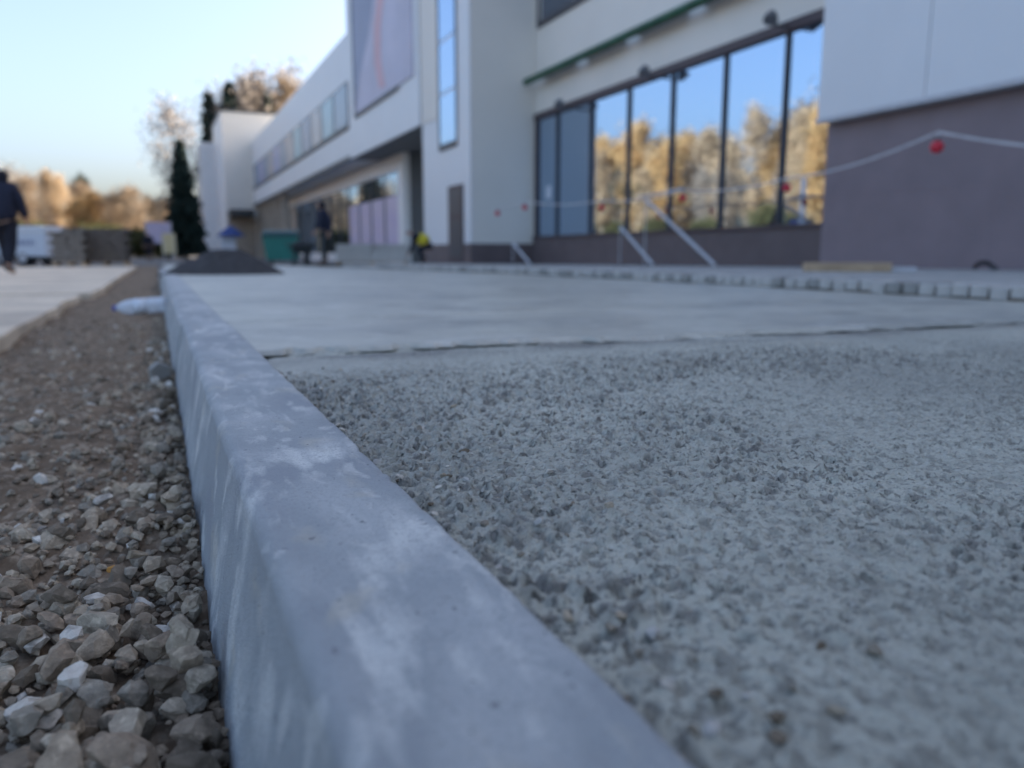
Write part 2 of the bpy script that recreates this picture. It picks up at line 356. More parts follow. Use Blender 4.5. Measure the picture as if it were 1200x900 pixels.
ROCKS = [rock_mesh(s, 3, 1, random.uniform(0.62, 0.95), random.uniform(0.5, 0.8)) for s in range(14)]
ROCKS_LO = [rock_mesh(50 + s, 1, 1, random.uniform(0.62, 0.95), random.uniform(0.5, 0.8)) for s in range(12)]
LO = [(np.array([v.co[:] for v in me.vertices]), np.array([p.vertices[:] for p in me.polygons])) for me in ROCKS_LO]
HX0, HY0, HS = -1.5, 0.0, 0.006
hx = np.arange(HX0, 0.06, HS); hy = np.arange(HY0, 5.2, HS); HM = soil_z(*np.meshgrid(hx, hy, indexing='ij'))
stones = []
def drop(x, y, r, sink=0.35):
    i = int((x - HX0) / HS); j = int((y - HY0) / HS); k = max(1, int(r * 0.8 / HS))
    a, b, c, d = max(0, i - k), min(HM.shape[0], i + k + 1), max(0, j - k), min(HM.shape[1], j + k + 1)
    if a >= b or c >= d: return None
    sub = HM[a:b, c:d]; base = float(np.percentile(sub, 60)); z = base + r * (0.62 - sink)
    ii, jj = np.meshgrid(np.arange(a, b) - i, np.arange(c, d) - j, indexing='ij')
    dome = z + r * 0.6 * np.sqrt(np.clip(1 - (ii ** 2 + jj ** 2) / (k + 1) ** 2, 0, 1)) - r * 0.15
    HM[a:b, c:d] = np.where(ii ** 2 + jj ** 2 <= k * k, np.maximum(sub, dome), sub)
    return z
def visible(x, y): return y > 0.3 and x > -0.17 * y - 0.07
PAL = lambda: 5 if random.random() < 0.05 else random.randrange(5)
hero = [  # px, py, radius in metres, material (5 pale, 6 orange)
    (85, 792, 0.026, 5), (150, 838, 0.024, 3), (132, 655, 0.0085, 6), (112, 688, 0.020, 5), (165, 690, 0.016, 5), (185, 712, 0.014, 5), (110, 740, 0.022, 1),
    (215, 772, 0.018, 3), (60, 715, 0.020, 0), (160, 640, 0.016, 1), (205, 660, 0.017, 0), (120, 575, 0.017, 5), (175, 595, 0.018, 1), (30, 835, 0.022, 4), (190, 800, 0.020, 2), (75, 640, 0.013, 3),
    (70, 885, 0.028, 1), (145, 880, 0.032, 0), (235, 840, 0.028, 0), (15, 895, 0.026, 2), (225, 885, 0.030, 2), (202, 432, 0.03, 4), (205, 505, 0.02, 3), (180, 480, 0.02, 5)]
for k in range(8000):                                   # small stones first, they form the bed
    y = 0.15 + 4.6 * random.random() ** 1.7; x = 0.024 - random.random() ** 1.25 * (0.42 + 0.16 * y)
    if random.random() > np.clip(1.3 - 0.42 * y + (0.3 if x > -0.1 else 0), 0.22, 1): continue
    r = random.uniform(0.005, 0.012)
    z = drop(x, y, r)
    if z is not None: stones.append((x, y, z, r, random.randrange(5) if random.random() > 0.04 else 5, False))
for k in range(1700):
    y = 0.15 + 3.6 * random.random() ** 1.35; x = 0.02 - random.random() ** 1.3 * (0.32 + 0.12 * y)
    r = random.choice((random.uniform(0.010, 0.018), random.uniform(0.014, 0.026)))
    x = min(x, 0.028 - r * 0.8)
    if y > 1.05 and x < -0.05 and random.random() < 0.45 + 0.25 * y: continue
    z = drop(x, y, r, 0.4)
    if z is not None: stones.append((x, y, z, r, PAL(), False))
for k in range(420):                                    # scattered half-buried stones farther along
    y = 1.1 + 5.0 * random.random() ** 1.3; x = 0.0 - random.random() * (0.25 + 0.13 * y); r = random.uniform(0.012, 0.03)
    z = drop(min(x, 0.02 - r), min(y, 5.1), r, 0.75) if y < 5.1 else None
    if z is not None: stones.append((min(x, 0.02 - r), y, z, r, PAL(), False))
for px, py, r, mi in hero:
    p = atz(px, py, 0.02); x = min(p.x, 0.028 - r * 0.8); z = drop(x, p.y, r, 0.38)
    if z is not None: stones.append((x, p.y, z, r, mi, True))
rowl = np.percentile(HM[int((-0.18 - HX0) / HS):int((0.02 - HX0) / HS)], 62, axis=0); kk = np.ones(61) / 61
rowl = np.convolve(np.pad(rowl, 30, mode='edge'), kk, 'valid') - 0.006          # level of the heap along the kerb, brought to the datum
LVF = lambda y: np.interp(y, hy, rowl)
stones = [(x, y, z - float(LVF(y)), r, mi, hr) for x, y, z, r, mi, hr in stones]
zz = np.empty(len(soil.data.vertices) * 3, np.float32); soil.data.vertices.foreach_get('co', zz); zz = zz.reshape(-1, 3)
zz[:, 2] -= LVF(zz[:, 1]); soil.data.vertices.foreach_set('co', zz.ravel()); soil.data.update()
ordr = sorted(range(len(stones)), key=lambda i: -(1e6 if stones[i][5] else (stones[i][3] / max(0.4, math.hypot(stones[i][0], stones[i][1])) if visible(stones[i][0], stones[i][1]) else 0)))
big = set(ordr[:298])
gv, gf, gm = [], [], []; off = 0
SM = STONE + [M['stone_pale'], M['orange']]
for i, (x, y, z, r, mi, hr) in enumerate(stones):
    rot = Matrix.Rotation(random.uniform(0, 6.28), 3, 'Z') @ Matrix.Rotation(random.gauss(0, 0.35), 3, 'X') @ Matrix.Rotation(random.gauss(0, 0.35), 3, 'Y')
    if i in big:
        if mi == 6 and r > 0.007:
            o = bpy.data.objects.new('orange_pebble', ROCKS[3]); tag(o, 'small rusty orange pebble among the grey gravel beside the kerb', 'pebble')
        elif hr and mi == 5 and r > 0.025:
            o = bpy.data.objects.new('pale_stone', ROCKS[5]); tag(o, 'largest pale limestone lump lying on the gravel beside the kerb', 'stone')
        else:
            o = bpy.data.objects.new('stone', ROCKS[random.randrange(len(ROCKS))]); o.parent = soil
        COL.objects.link(o); o.location = (x, y, z); o.rotation_euler = rot.to_euler(); o.scale = (r, r, r)
        o.material_slots[0].link = 'OBJECT'; o.material_slots[0].material = SM[mi]
    else:
        V, Fc = LO[i % len(LO)]
        gv.append((V * r) @ np.array(rot).T + np.array((x, y, z))); gf.append(Fc + off); gm += [mi] * len(Fc); off += len(V)
me = bpy.data.meshes.new('gravel'); me.from_pydata(np.concatenate(gv), [], np.concatenate(gf).tolist())
for m in SM: me.materials.append(m)
me.polygons.foreach_set('material_index', gm); me.polygons.foreach_set('use_smooth', [False] * len(gm))
g = bpy.data.objects.new('gravel', me); COL.objects.link(g); g.parent = soil; g['kind'] = 'stuff'

# ------------------------------------------------------------------ kerb of long concrete stones
KR = 0.202
def kerb_profile():
    p = [(0.012, -0.12), (0.0285, 0.0)]
    p += [(0.0285 + 0.0305 * t, 0.153 * t) for t in np.linspace(0.08, 1, 12)]
    for a in np.linspace(0.08, 1, 8):
        th = a * math.pi / 2; p.append((0.059 + 0.017 * (1 - math.cos(th)), 0.153 + 0.017 * math.sin(th)))
    p += [(x, 0.17) for x in np.linspace(0.084, 0.196, 14)]
    p += [(0.1985, 0.1695), (0.2008, 0.1675), (0.2018, 0.164), (0.202, 0.150), (0.203, -0.12)]
    return np.array(p)
kerb = thing('kerb', None, None); tag(kerb, kind='structure')
prof = kerb_profile()
def kerb_mesh(L, dl, seed):
    ys = np.linspace(0, L, max(4, int(L / dl))); n = len(prof)
    Yg, I = np.meshgrid(ys, np.arange(n), indexing='ij')
    Px = prof[I, 0]; Pz = prof[I, 1]; arc = np.concatenate([[0], np.cumsum(np.hypot(*np.diff(prof, axis=0).T))])[I]
    nrm = np.gradient(prof, axis=0); nx = -nrm[:, 1]; nz = nrm[:, 0]; ln = np.hypot(nx, nz) + 1e-9
    d = 0.0002 * fbm(Yg * 6, arc * 6, 3, seed) + 0.0005 * fbm(Yg * 70, arc * 70, 3, seed + 3)
    pit = bumps(Yg + seed, arc, 0.014, seed + 7, 0.10); d = d - 0.0024 * pit
    edge = np.exp(-((Px - 0.199) / 0.006) ** 2) * (Pz > 0.15); d = d - edge * 0.004 * np.clip(fbm(Yg * 22, arc * 0, 3, seed + 11) + 0.1, 0, 1)
    e2 = np.exp(-((Pz - 0.012) / 0.014) ** 2) * (Px < 0.1); d = d - e2 * 0.004 * np.clip(fbm(Yg * 30, arc * 20, 3, seed + 21), 0, 1)
    end = np.minimum(Yg, L - Yg); d = d - 0.003 * np.clip(1 - end / 0.006, 0, 1)
    co = np.stack([Px + d * (nx / ln)[I], Yg, Pz + d * (nz / ln)[I]], -1).reshape(-1, 3)
    a = np.arange(len(ys) - 1)[:, None] * n + np.arange(n - 1)[None, :]
    q = np.stack([a, a + 1, a + n + 1, a + n], -1).reshape(-1, 4).tolist()
    q += [tuple(range(n - 1, -1, -1)), tuple(range((len(ys) - 1) * n, len(ys) * n))]
    me = bpy.data.meshes.new('kerbstone'); me.from_pydata(co, [], q); me.materials.append(M['kerb'])
    bm = bmesh.new(); bm.from_mesh(me); bmesh.ops.recalc_face_normals(bm, faces=bm.faces); bm.to_mesh(me); bm.free()
    me.polygons.foreach_set('use_smooth', [len(p.vertices) == 4 for p in me.polygons]); return me
kfirst = kerb_mesh(1.996, 0.007, 2); kv = [kerb_mesh(0.996, 0.02, 40 + s) for s in range(3)]
def drop_y(Y): return 0.0070 * np.maximum(0, np.asarray(Y, float) - 8)      # the slab falls away gently
o = bpy.data.objects.new('kerbstone', kfirst); COL.objects.link(o); o.parent = kerb; o.location = (0, -0.28, 0)
for k in range(15):
    y = 1.72 + k; o = bpy.data.objects.new('kerbstone', kv[k % 3]); COL.objects.link(o); o.parent = kerb
    o.location = (random.uniform(-0.003, 0.003), y, random.uniform(-0.002, 0.002) - float(drop_y(y)) + 0.001)

# ------------------------------------------------------------------ near slab, rough concrete with real lumps
def space(segs):
    r = []
    for a, b, d in segs: r.append(np.arange(a, b, d))
    return np.concatenate(r)
xs = space([(KR + 0.001, 1.0, 0.0021), (1.0, 1.8, 0.0038), (1.8, 2.8, 0.007), (2.8, 3.83, 0.014)])
ys = space([(-0.5, 0.12, 0.01), (0.12, 0.3, 0.004), (0.3, 1.0, 0.0021), (1.0, 1.97, 0.0034)])
X, Y = np.meshgrid(xs, ys, indexing='ij')
rough = np.clip(0.62 + 0.9 * fbm(X * 2.2, Y * 2.2, 3, 31), 0.15, 1.15) * np.clip((1.74 - Y + 0.12 * fbm(X * 3, Y * 1, 2, 3)) / 0.35, 0.28, 1)
rough *= np.clip(1.3 - 0.36 * X, 0.42, 1)
B1 = bumps(X, Y, 0.0105, 101, 0.55); B2 = bumps(X, Y, 0.006, 201, 0.6); B3 = bumps(X, Y, 0.026, 301, 0.07)
pits = bumps(X, Y, 0.0095, 401, 0.4)
st = lambda B: np.clip(B * 1.9, 0, 1) ** 0.55 * (B > 0)
rid = np.abs(fbm(X * 85, Y * 85, 3, 71))
Zn = 0.1522 + 0.005 * fbm(X * 2.5, Y * 2.5, 3, 61) + rough * (0.0066 * st(B1) * (0.5 + B1) + 0.0033 * st(B2) - 0.0068 * st(pits) + 0.0065 * rid) + 0.008 * st(B3) * rough
dirt = np.exp(-((Y - 1.83 + 0.05 * (X - KR)) / 0.10) ** 2) * np.clip(0.45 + 0.5 * np.exp(-(X - KR) / 0.25) + 1.6 * fbm(X * 4, Y * 9, 4, 55), 0, 1)
agg_shade = np.clip(1.0 * dirt + 0.9 * np.clip(rough, 0, 1) * ((B1 > 0.34) * 0.55 + (pits > 0.12) * 0.95 + (B3 > 0.2) * 0.6), 0, 0.9)
Zn += 0.0012 * fbm(X * 160, Y * 160, 2, 77) * (0.4 + rough)
Zn -= 0.010 * np.exp(-((X - KR) / 0.02) ** 2) * np.clip(0.5 + fbm(X * 0, Y * 9, 2, 83), 0, 1)      # groove against the kerb
Zn -= 0.016 * np.exp(-((Y - 1.905 + 0.07 * (X - KR) - 0.03 * fbm(X * 4, Y * 0, 3, 90)) / 0.022) ** 2)
near = grid('concrete_slab', xs, ys, Zn, M['slab'])
near.data.attributes.new('rgh', 'FLOAT', 'POINT').data.foreach_set('value', np.clip(rough * 1.1, 0, 1).ravel().astype(np.float32))
near.data.attributes.new('agg_shade', 'FLOAT', 'POINT').data.foreach_set('value', agg_shade.ravel().astype(np.float32))
# loose pebbles lying on the slab, mostly in the groove by the kerb
def zn(x, y): return float(Zn[min(len(xs) - 1, int(np.searchsorted(xs, x))), min(len(ys) - 1, int(np.searchsorted(ys, y)))])
prs = random.Random(77)
for k in range(110):
    y = 0.26 + 1.4 * prs.random() ** 1.6; x = KR + 0.012 + (prs.random() ** 2.2 * 0.16 if k < 75 else prs.random() * 1.5); r = prs.uniform(0.0025, 0.0065) * (1.25 if k < 12 else 1)
    o = bpy.data.objects.new('pebble', ROCKS[prs.randrange(len(ROCKS))]); COL.objects.link(o); o.parent = near; o.location = (x, y, zn(x, y) + r * 0.35); o.scale = (r, r, r); o.rotation_euler = (prs.gauss(0, 0.3), prs.gauss(0, 0.3), prs.uniform(0, 6.28))
    o.material_slots[0].link = 'OBJECT'; o.material_slots[0].material = prs.choice([M['stone_pale'], STONE[3], STONE[4], M['paver'], STONE[2]])
# far slabs
def slab_far(name, xs, ys, z0, edge_noise, seed, lip):
    X, Y = np.meshgrid(xs, ys, indexing='ij')
    Z = z0 - drop_y(Y) + 0.004 * fbm(X * 1.3, Y * 1.3, 3, seed) + 0.0016 * fbm(X * 12, Y * 12, 3, seed + 4) + 0.0014 * fbm(X * 45, Y * 45, 2, seed + 6)
    y0 = ys[0]; t = np.clip((Y - y0) / 0.25, 0, 1)
    Y2 = Y + (1 - t) * edge_noise * (fbm(X * 5, X * 0, 4, seed + 9) + 0.35 * fbm(X * 38, X * 0, 3, seed + 29)) - 0.07 * (X - KR) * (1 - t) * (seed == 5)
    Z = Z - lip * np.clip(1 - (Y - y0) / 0.02, 0, 1)
    Xs = X.copy(); first = np.clip(1 - (X - xs[0]) / 0.05, 0, 1)
    Xs -= first * np.clip(0.018 + 0.06 * fbm(Y * 6, Y * 0, 3, seed + 15), 0, 0.05) * np.clip(1 - (Y - 2.9) / 0.4, 0, 1)
    Xs -= first * 0.010
    return grid_xy(name, Xs, Y2, Z, M['slab2'])
def grid_xy(name, X, Y, Z, m):
    o = grid(name, np.zeros(Z.shape[0]), np.zeros(Z.shape[1]), Z, m)
    co = np.stack([X, Y, Z], -1).reshape(-1, 3).astype(np.float32); o.data.vertices.foreach_set('co', co.ravel()); o.data.update(); return o
xs2 = space([(KR, 1.2, 0.007), (1.2, 2.6, 0.012), (2.6, 3.83, 0.03)])
slab_far('concrete_slab', xs2, np.concatenate([[1.915, 1.918], np.arange(1.925, 2.74, 0.008), [2.743, 2.746]]), 0.1635, 0.07, 5, 0.012)
slab_far('concrete_slab', xs2, np.concatenate([[2.752, 2.756], np.arange(2.764, 4.2, 0.012), np.arange(4.2, 34, 0.15)]), 0.1685, 0.006, 25, 0.008)

# ------------------------------------------------------------------ raised block paving in front of the building
PX0 = 3.80
def pave_z(X, Y): return 0.233 - 0.0085 * (X - PX0) - drop_y(Y)
xs3 = np.concatenate([[PX0 + 0.405], np.arange(PX0 + 0.65, 13, 0.25)]); ys3 = np.arange(-6, 60, 0.5)
X, Y = np.meshgrid(xs3, ys3, indexing='ij')
pm = mat('paving_field', (0.44, 0.42, 0.39), 0.8, 0.15, 12, 0.3, 150)
pn = pm.node_tree.nodes; pl_ = pm.node_tree.links; pb = pn['Principled BSDF']; psrc = pb.inputs['Base Color'].links[0].from_socket
ptc = pn.new('ShaderNodeTexCoord'); pbr = pn.new('ShaderNodeTexBrick'); pbr.inputs['Scale'].default_value = 1.0; pbr.inputs['Brick Width'].default_value = 0.202; pbr.inputs['Row Height'].default_value = 0.101
pbr.inputs['Mortar Size'].default_value = 0.005; pbr.inputs['Color1'].default_value = (1, 1, 1, 1); pbr.inputs['Color2'].default_value = (0.78, 0.78, 0.78, 1); pbr.inputs['Mortar'].default_value = (0.3, 0.29, 0.28, 1)
pl_.new(ptc.outputs['Object'], pbr.inputs['Vector'])
pmx = pn.new('ShaderNodeMix'); pmx.data_type = 'RGBA'; pmx.blend_type = 'MULTIPLY'; pmx.inputs[0].default_value = 1.0
pl_.new(psrc, pmx.inputs[6]); pl_.new(pbr.outputs['Color'], pmx.inputs[7]); pl_.new(pmx.outputs[2], pb.inputs['Base Color'])
pave = grid('block_paving', xs3, ys3, pave_z(X, Y), pm)
bl = [MB().box(-0.1, 0.1, -0.044, 0.044, -0.031, 0.031).mesh('paving_block', m) for m in (M['paver'], M['paver_dark'], M['paver'])]
for k in range(296):
    row = 0 if k < 168 else 1; y = 0.6 + (k if row == 0 else k - 168 + 0.5) * 0.101; bxp = PX0 + 0.1 + row * 0.203
    o = bpy.data.objects.new('paving_block', random.choice(bl)); COL.objects.link(o); o.parent = pave
    o.location = (bxp + random.gauss(0, 0.008 if row == 0 else 0.001), y, float(pave_z(bxp, y)) - 0.030 + random.gauss(0, 0.003 if row == 0 else 0.001)); o.rotation_euler = (random.gauss(0, 0.012), random.gauss(0, 0.015), random.gauss(0, 0.03))
    if k < 150 or row:
        b = o.modifiers.new('bevel', 'BEVEL'); b.width = 0.006; b.segments = 1
bx0, bx1 = PX0 + 0.012, 12.9
bv = []
for y in (-6, 8, 60):
    for x in (bx0, bx1): bv += [(x, y, -0.3), (x, y, float(pave_z(x, y)) - 0.063)]
MB().add(bv, [(0, 4, 5, 1), (4, 8, 9, 5), (1, 5, 7, 3), (5, 9, 11, 7), (2, 3, 7, 6), (6, 7, 11, 10), (0, 1, 3, 2), (8, 10, 11, 9)]).build('paving_bed', M['soil'], pave)

# ------------------------------------------------------------------ tan concrete path on the left
def rough_slab(name, x0, x1, y0, y1, z0, z1, seed):
    pts = []
    n = 26
    for i in range(n): pts.append((x0 + (x1 - x0) * i / n, y0))
    for i in range(n): pts.append((x1, y0 + (y1 - y0) * i / n))
    for i in range(n): pts.append((x1 + (x0 - x1) * i / n, y1))
    for i in range(n): pts.append((x0, y1 + (y0 - y1) * i / n))
    pts = [(x + 0.05 * mnoise.noise((x * 1.3, y * 1.3, seed)), y + 0.08 * mnoise.noise((x * 1.1, y * 1.1, seed + 5))) for x, y in pts]
    o = MB().prism(pts, 'z', z0, z1).build(name, M['path'], bevel=0.012); o['kind'] = 'structure'; return o
rough_slab('path_slab', -9, -0.62, -2, 7.6, -0.06, 0.052, 1)
rough_slab('path_slab', -9, -0.52, 7.95, 25, -0.06, 0.05, 8)

# ================================================================== THE BUILDING
D = 12.0                                     # facade with the large window
bld = thing('commercial_building', 'long white and grey clad commercial building with mirrored ground floor glazing', 'building', (0, 0, 0))
def part(name, m, *boxes, parent=bld, bevel=0):
    mb = MB()
    for b in boxes: mb.box(*b)
    return mb.build(name, m, parent, bevel=bevel)
ZT = 13.5
WY0, WY1 = 9.0, 24.5; WZ0, WZ1 = 0.93, 4.97   # window opening
part('facade_wall', M['grey_panel'], (D, D + 0.4, 9.0, 24.5, WZ1 + 0.02, ZT), (D, D + 0.4, 24.38, 24.5, -0.1, WZ1 + 0.02))
part('plinth', M['plinth'], (D - 0.06, D + 0.4, 9.0, 24.5, -0.1, WZ0))
part('building_core', M['grey_panel'], (D + 0.4, 42, -40, 97, -0.1, ZT - 0.3))
win = part('window', M['brown_frame'], (D - 0.09, D + 0.05, 9.0, 24.42, WZ1 - 0.14, WZ1 + 0.06), (D - 0.12, D + 0.05, 9.0, 24.42, WZ0, WZ0 + 0.07), (D - 0.07, D + 0.05, 24.30, 24.38, WZ0 + 0.07, WZ1 - 0.14))
my = [22.85, 20.71, 18.68, 16.70, 14.72, 12.82, 10.9]
edges = [24.30] + my + [9.0]
pane = None
for a, b in zip(edges[1:], edges[:-1]):
    MB().box(D + 0.02, D + 0.03, a, b, WZ0 + 0.07, WZ1 - 0.14).build('pane', M['glass'], win).rotation_euler = (0, 0, 0)
for y in my:
    MB().box(D - 0.05, D + 0.05, y - 0.03, y + 0.03, WZ0 + 0.07, WZ1 - 0.14).build('mullion', M['frame'], win)
part('notice', M['white_plastic'], (D + 0.006, D + 0.012, 23.3, 23.62, 2.2, 2.62), parent=win)
# upper window strip, green light strip, floodlights
uw = part('upper_window', M['frame'], (D - 0.05, D + 0.03, 13.0, 24.3, 7.72, 7.92), (D - 0.05, D + 0.03, 24.15, 24.3, 7.92, 10.9))
for k in range(5):
    MB().box(D - 0.02, D + 0.02, 13.2 + k * 2.18, 13.2 + k * 2.18 + 2.1, 7.92, 10.8).build('pane', M['glass_dim'], uw)
gs = MB().tube((D - 0.42, 10.5, 6.02), (D - 0.42, 24.35, 6.02), 0.11, n=10)
for y in np.arange(10.6, 24.3, 2.2): gs.tube((D - 0.42, y, 6.02), (D, y, 6.15), 0.025)
gs.build('green_light_strip', M['green_pipe'], bld)
for k, y in enumerate(np.arange(10.7, 24, 2.72)):
    part('sign_tray', M['strut'], (D - 0.40, D - 0.02, y, y + 2.1, 6.05, 6.10))
for (px, py) in ((905, 14), (757, 78), (657, 117)):
    p = atX(px, py, D - 0.5)
    fl = MB().lathe([(0.04, 0.0), (0.09, 0.04), (0.135, 0.14), (0.15, 0.22), (0.14, 0.23)], 16, Matrix.Translation(p) @ Matrix.Rotation(R(-150), 4, 'Y') @ Matrix.Rotation(R(20), 4, 'X')).build('floodlight', M['lamp_grey'], bld)
    MB().path([(D, p.y, p.z - 0.22), (D - 0.45, p.y, p.z - 0.24), (D - 0.5, p.y, p.z)], 0.025).build('bracket', M['dark'], fl)
# projecting block at the right: panels above, brown tile below
BX, BY = 10.5, 10.42
rb = part('projecting_block', M['white_panel'], (BX + 0.06, D + 0.4, -40, BY - 0.03, 2.74, ZT), (BX + 0.02, D + 0.4, -40, BY - 0.02, 2.62, 2.74))
yy = [BY, 8.36, 6.3, 4.2, 2.2, 0.2, -2]
for a, b in zip(yy[1:], yy[:-1]):
    MB().box(BX, BX + 0.05, a + 0.012, b - 0.004, 2.68, 6.8).build('panel', M['blue_panel'], rb)
    MB().box(BX, BX + 0.05, a + 0.012, b - 0.004, 6.82, 10.9).build('panel', M['blue_panel'], rb)
part('drip_trim', M['strut'], (BX - 0.03, BX + 0.05, -40, BY + 0.02, 2.60, 2.67), parent=rb)
bw = part('tiled_wall', M['brown_tile'], (BX + 0.27, D + 0.3, -40, BY - 0.02, -0.1, 2.62))
for k in range(18):
    for j in range(4):
        y1 = BY - 0.003 - k * 0.62
        MB().box(BX + 0.252, BX + 0.27, y1 - 0.6185, y1, 0.10 + j * 0.628, 0.10 + j * 0.628 + 0.6265).build('tile', M['brown_tile'], bw)
# tower
TX, TY0, TY1 = 9.65, 24.52, 29.5
tw = part('tower', M['grey_panel'], (TX + 0.03, 14, TY0, TY1, 0.75, ZT + 2))
part('tower_front', M['blue_panel'], (TX, TX + 0.03, TY0 - 0.02, TY1, 0.75, ZT + 2), parent=tw)
part('plinth', M['plinth'], (TX - 0.02, 14, TY0 - 0.03, TY1 + 0.02, -0.1, 0.75), parent=tw)
def yfor(px, X): return atX(px, 300, X).y
a, b = yfor(537, TX), yfor(518, TX)
sw = part('slit_window', M['frame'], (TX - 0.05, TX, a - 0.06, b + 0.06, 4.05, 4.25), (TX - 0.05, TX, a - 0.06, a, 4.25, 12), (TX - 0.05, TX, b, b + 0.06, 4.25, 12), parent=tw)
for k in range(4):
    part('pane', M['glass'], (TX - 0.025, TX - 0.01, a, b, 4.27 + k * 1.75, 4.25 + k * 1.75 + 1.68), parent=sw)
da, db = yfor(544, TX), yfor(527, TX)
dr = part('door', M['brown_frame'], (TX - 0.04, TX - 0.001, da, db, 0.12, 2.75), parent=tw)
part('door_panel', M['frame'], (TX - 0.05, TX - 0.04, da + 0.12, db - 0.12, 1.75, 2.62), (TX - 0.05, TX - 0.04, da + 0.12, db - 0.12, 0.3, 1.6), parent=dr)
# grey strip on the tower, then the overhanging bay with the poster
part('grey_strip', M['grey_panel'], (TX - 0.03, TX - 0.002, b + 0.08, TY1, 5.27, ZT + 1.9), parent=tw)
OX, OY0, OY1 = 9.55, 29.52, 41.2; OZ = 5.27
ov = part('overhanging_bay', M['blue_panel'], (OX, 14, OY0, OY1, OZ, ZT + 2.2))
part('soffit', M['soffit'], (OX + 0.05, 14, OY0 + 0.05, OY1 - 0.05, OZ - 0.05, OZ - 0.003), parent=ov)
ya, yb = yfor(489, OX), yfor(423, OX); zb = 7.2
po = part('poster', M['poster'], (OX - 0.06, OX - 0.002, ya, yb, zb, 14.6), parent=ov)
MB().prism([(yb - 0.05, zb + 0.1), (yb - 1.1, zb + 1.6), (yb - 3.0, 10.2), (yb - 4.9, 12.6), (yb - 6.2, 14.5), (yb - 0.05, 14.5)], 'x', OX - 0.068, OX - 0.062).build('poster_shape', M['poster_dark'], po)
MB().prism([(yb - 6.3, 14.5), (yb - 5.2, 12.4), (yb - 4.0, 10.2), (yb - 3.9, 8.8), (yb - 4.6, 7.6), (yb - 5.6, 7.5), (yb - 5.0, 8.8), (yb - 5.2, 10.2), (yb - 6.6, 12.4), (yb - 7.6, 14.5)], 'x', OX - 0.069, OX - 0.063).build('poster_shape', M['poster_red'], po)
part('poster_frame', M['dark'], (OX - 0.09, OX - 0.07, ya + 2.0, yb, zb - 0.14, zb), (OX - 0.09, OX - 0.001, yb, yb + 0.14, zb - 0.14, 14.6), parent=po)
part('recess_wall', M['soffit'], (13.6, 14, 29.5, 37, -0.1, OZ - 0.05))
# long wing
VX, VY0, VY1 = 9.75, 41.2, 86.0; VT = 11.65
wg = part('wing', M['blue_panel'], (VX, 14, VY0, VY1, OZ, VT))
part('ledge', M['dark'], (VX - 0.12, VX, VY0 - 0.3, VY1, OZ, 5.5), parent=wg)
part('ledge', M['dark'], (VX - 0.08, VX, VY0, VY1, 6.93, 7.1), parent=wg)
wb = part('window_band', M['frame'], (VX - 0.05, VX, 42, 85, 7.1, 9.3), parent=wg)
wm = [mat('tinted_pane', c, 0.25, 0.06, 0.5) for c in ((0.22, 0.28, 0.36), (0.40, 0.36, 0.36), (0.33, 0.33, 0.52), (0.28, 0.42, 0.48), (0.24, 0.27, 0.36))]
for k in range(12):
    part('pane', wm[(k * 3 + k // 4) % 5], (VX - 0.07, VX - 0.045, 42.2 + k * 3.55, 42.2 + k * 3.55 + 3.1, 7.16, 9.2), parent=wb)
# ground floor under the overhang, set back
GX = 11.2
gw = part('ground_floor_front', M['white_panel'], (GX - 0.12, GX + 0.2, 36.9, 86, 4.45, OZ - 0.06), (GX - 0.13, GX + 0.2, 36.9, 37.9, -0.1, 4.45), (GX - 0.1, GX + 0.2, 37.9, 86, -0.1, 0.5))
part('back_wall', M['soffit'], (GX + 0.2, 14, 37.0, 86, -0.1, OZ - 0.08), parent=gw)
y = 37.9
while y < 66:
    part('pane', M['glass'], (GX - 0.01, GX + 0.01, y + 0.05, y + 2.75, 0.5, 4.45), parent=gw)
    part('mullion', M['frame'], (GX - 0.06, GX + 0.03, y + 2.75, y + 2.85, 0.5, 4.45), parent=gw)
    if y < 48: part('poster', M['purple'], (GX - 0.05, GX - 0.03, y + 0.2, y + 2.6, 0.75, 3.3), parent=gw)
    y += 2.8
part('rendered_wall', M['beige'], (GX - 0.02, GX + 0.19, y + 0.05, 86, 0.5, 4.45), parent=gw)
for y in np.arange(67.5, 86, 4.2): part('pier', M['beige'], (VX + 0.1, VX + 0.6, y, y + 0.6, -0.1, OZ), parent=gw)
# end block
EX, EY = 6.95, 86.0
eb = part('end_block', M['grey_panel'], (EX + 0.03, 18, EY, EY + 12, -0.1, 14.6))
part('end_block_front', M['blue_panel'], (EX, EX + 0.03, EY - 0.02, EY + 12, 0.2, 14.6), parent=eb)
part('parapet', M['dark'], (EX - 0.1, 18, EY - 0.1, EY + 12, 14.6, 14.85), parent=eb)
lb = part('stair_tower', M['blue_panel'], (5.4, 12, EY + 12, EY + 20, -0.1, 13.0))
for z in (3.6, 5.3): part('round_sign', M['white_plastic'], (5.35, 5.4, EY + 13, EY + 15, z, z + 1.2), parent=lb)
part('entrance_canopy', M['dark'], (EX + 0.1, VX - 0.4, EY - 3.2, EY - 0.01, 4.2, 4.8), parent=eb)
part('base_wall', M['beige'], (EX + 0.1, VX, EY - 0.12, EY - 0.021, -0.1, 4.1), parent=eb)

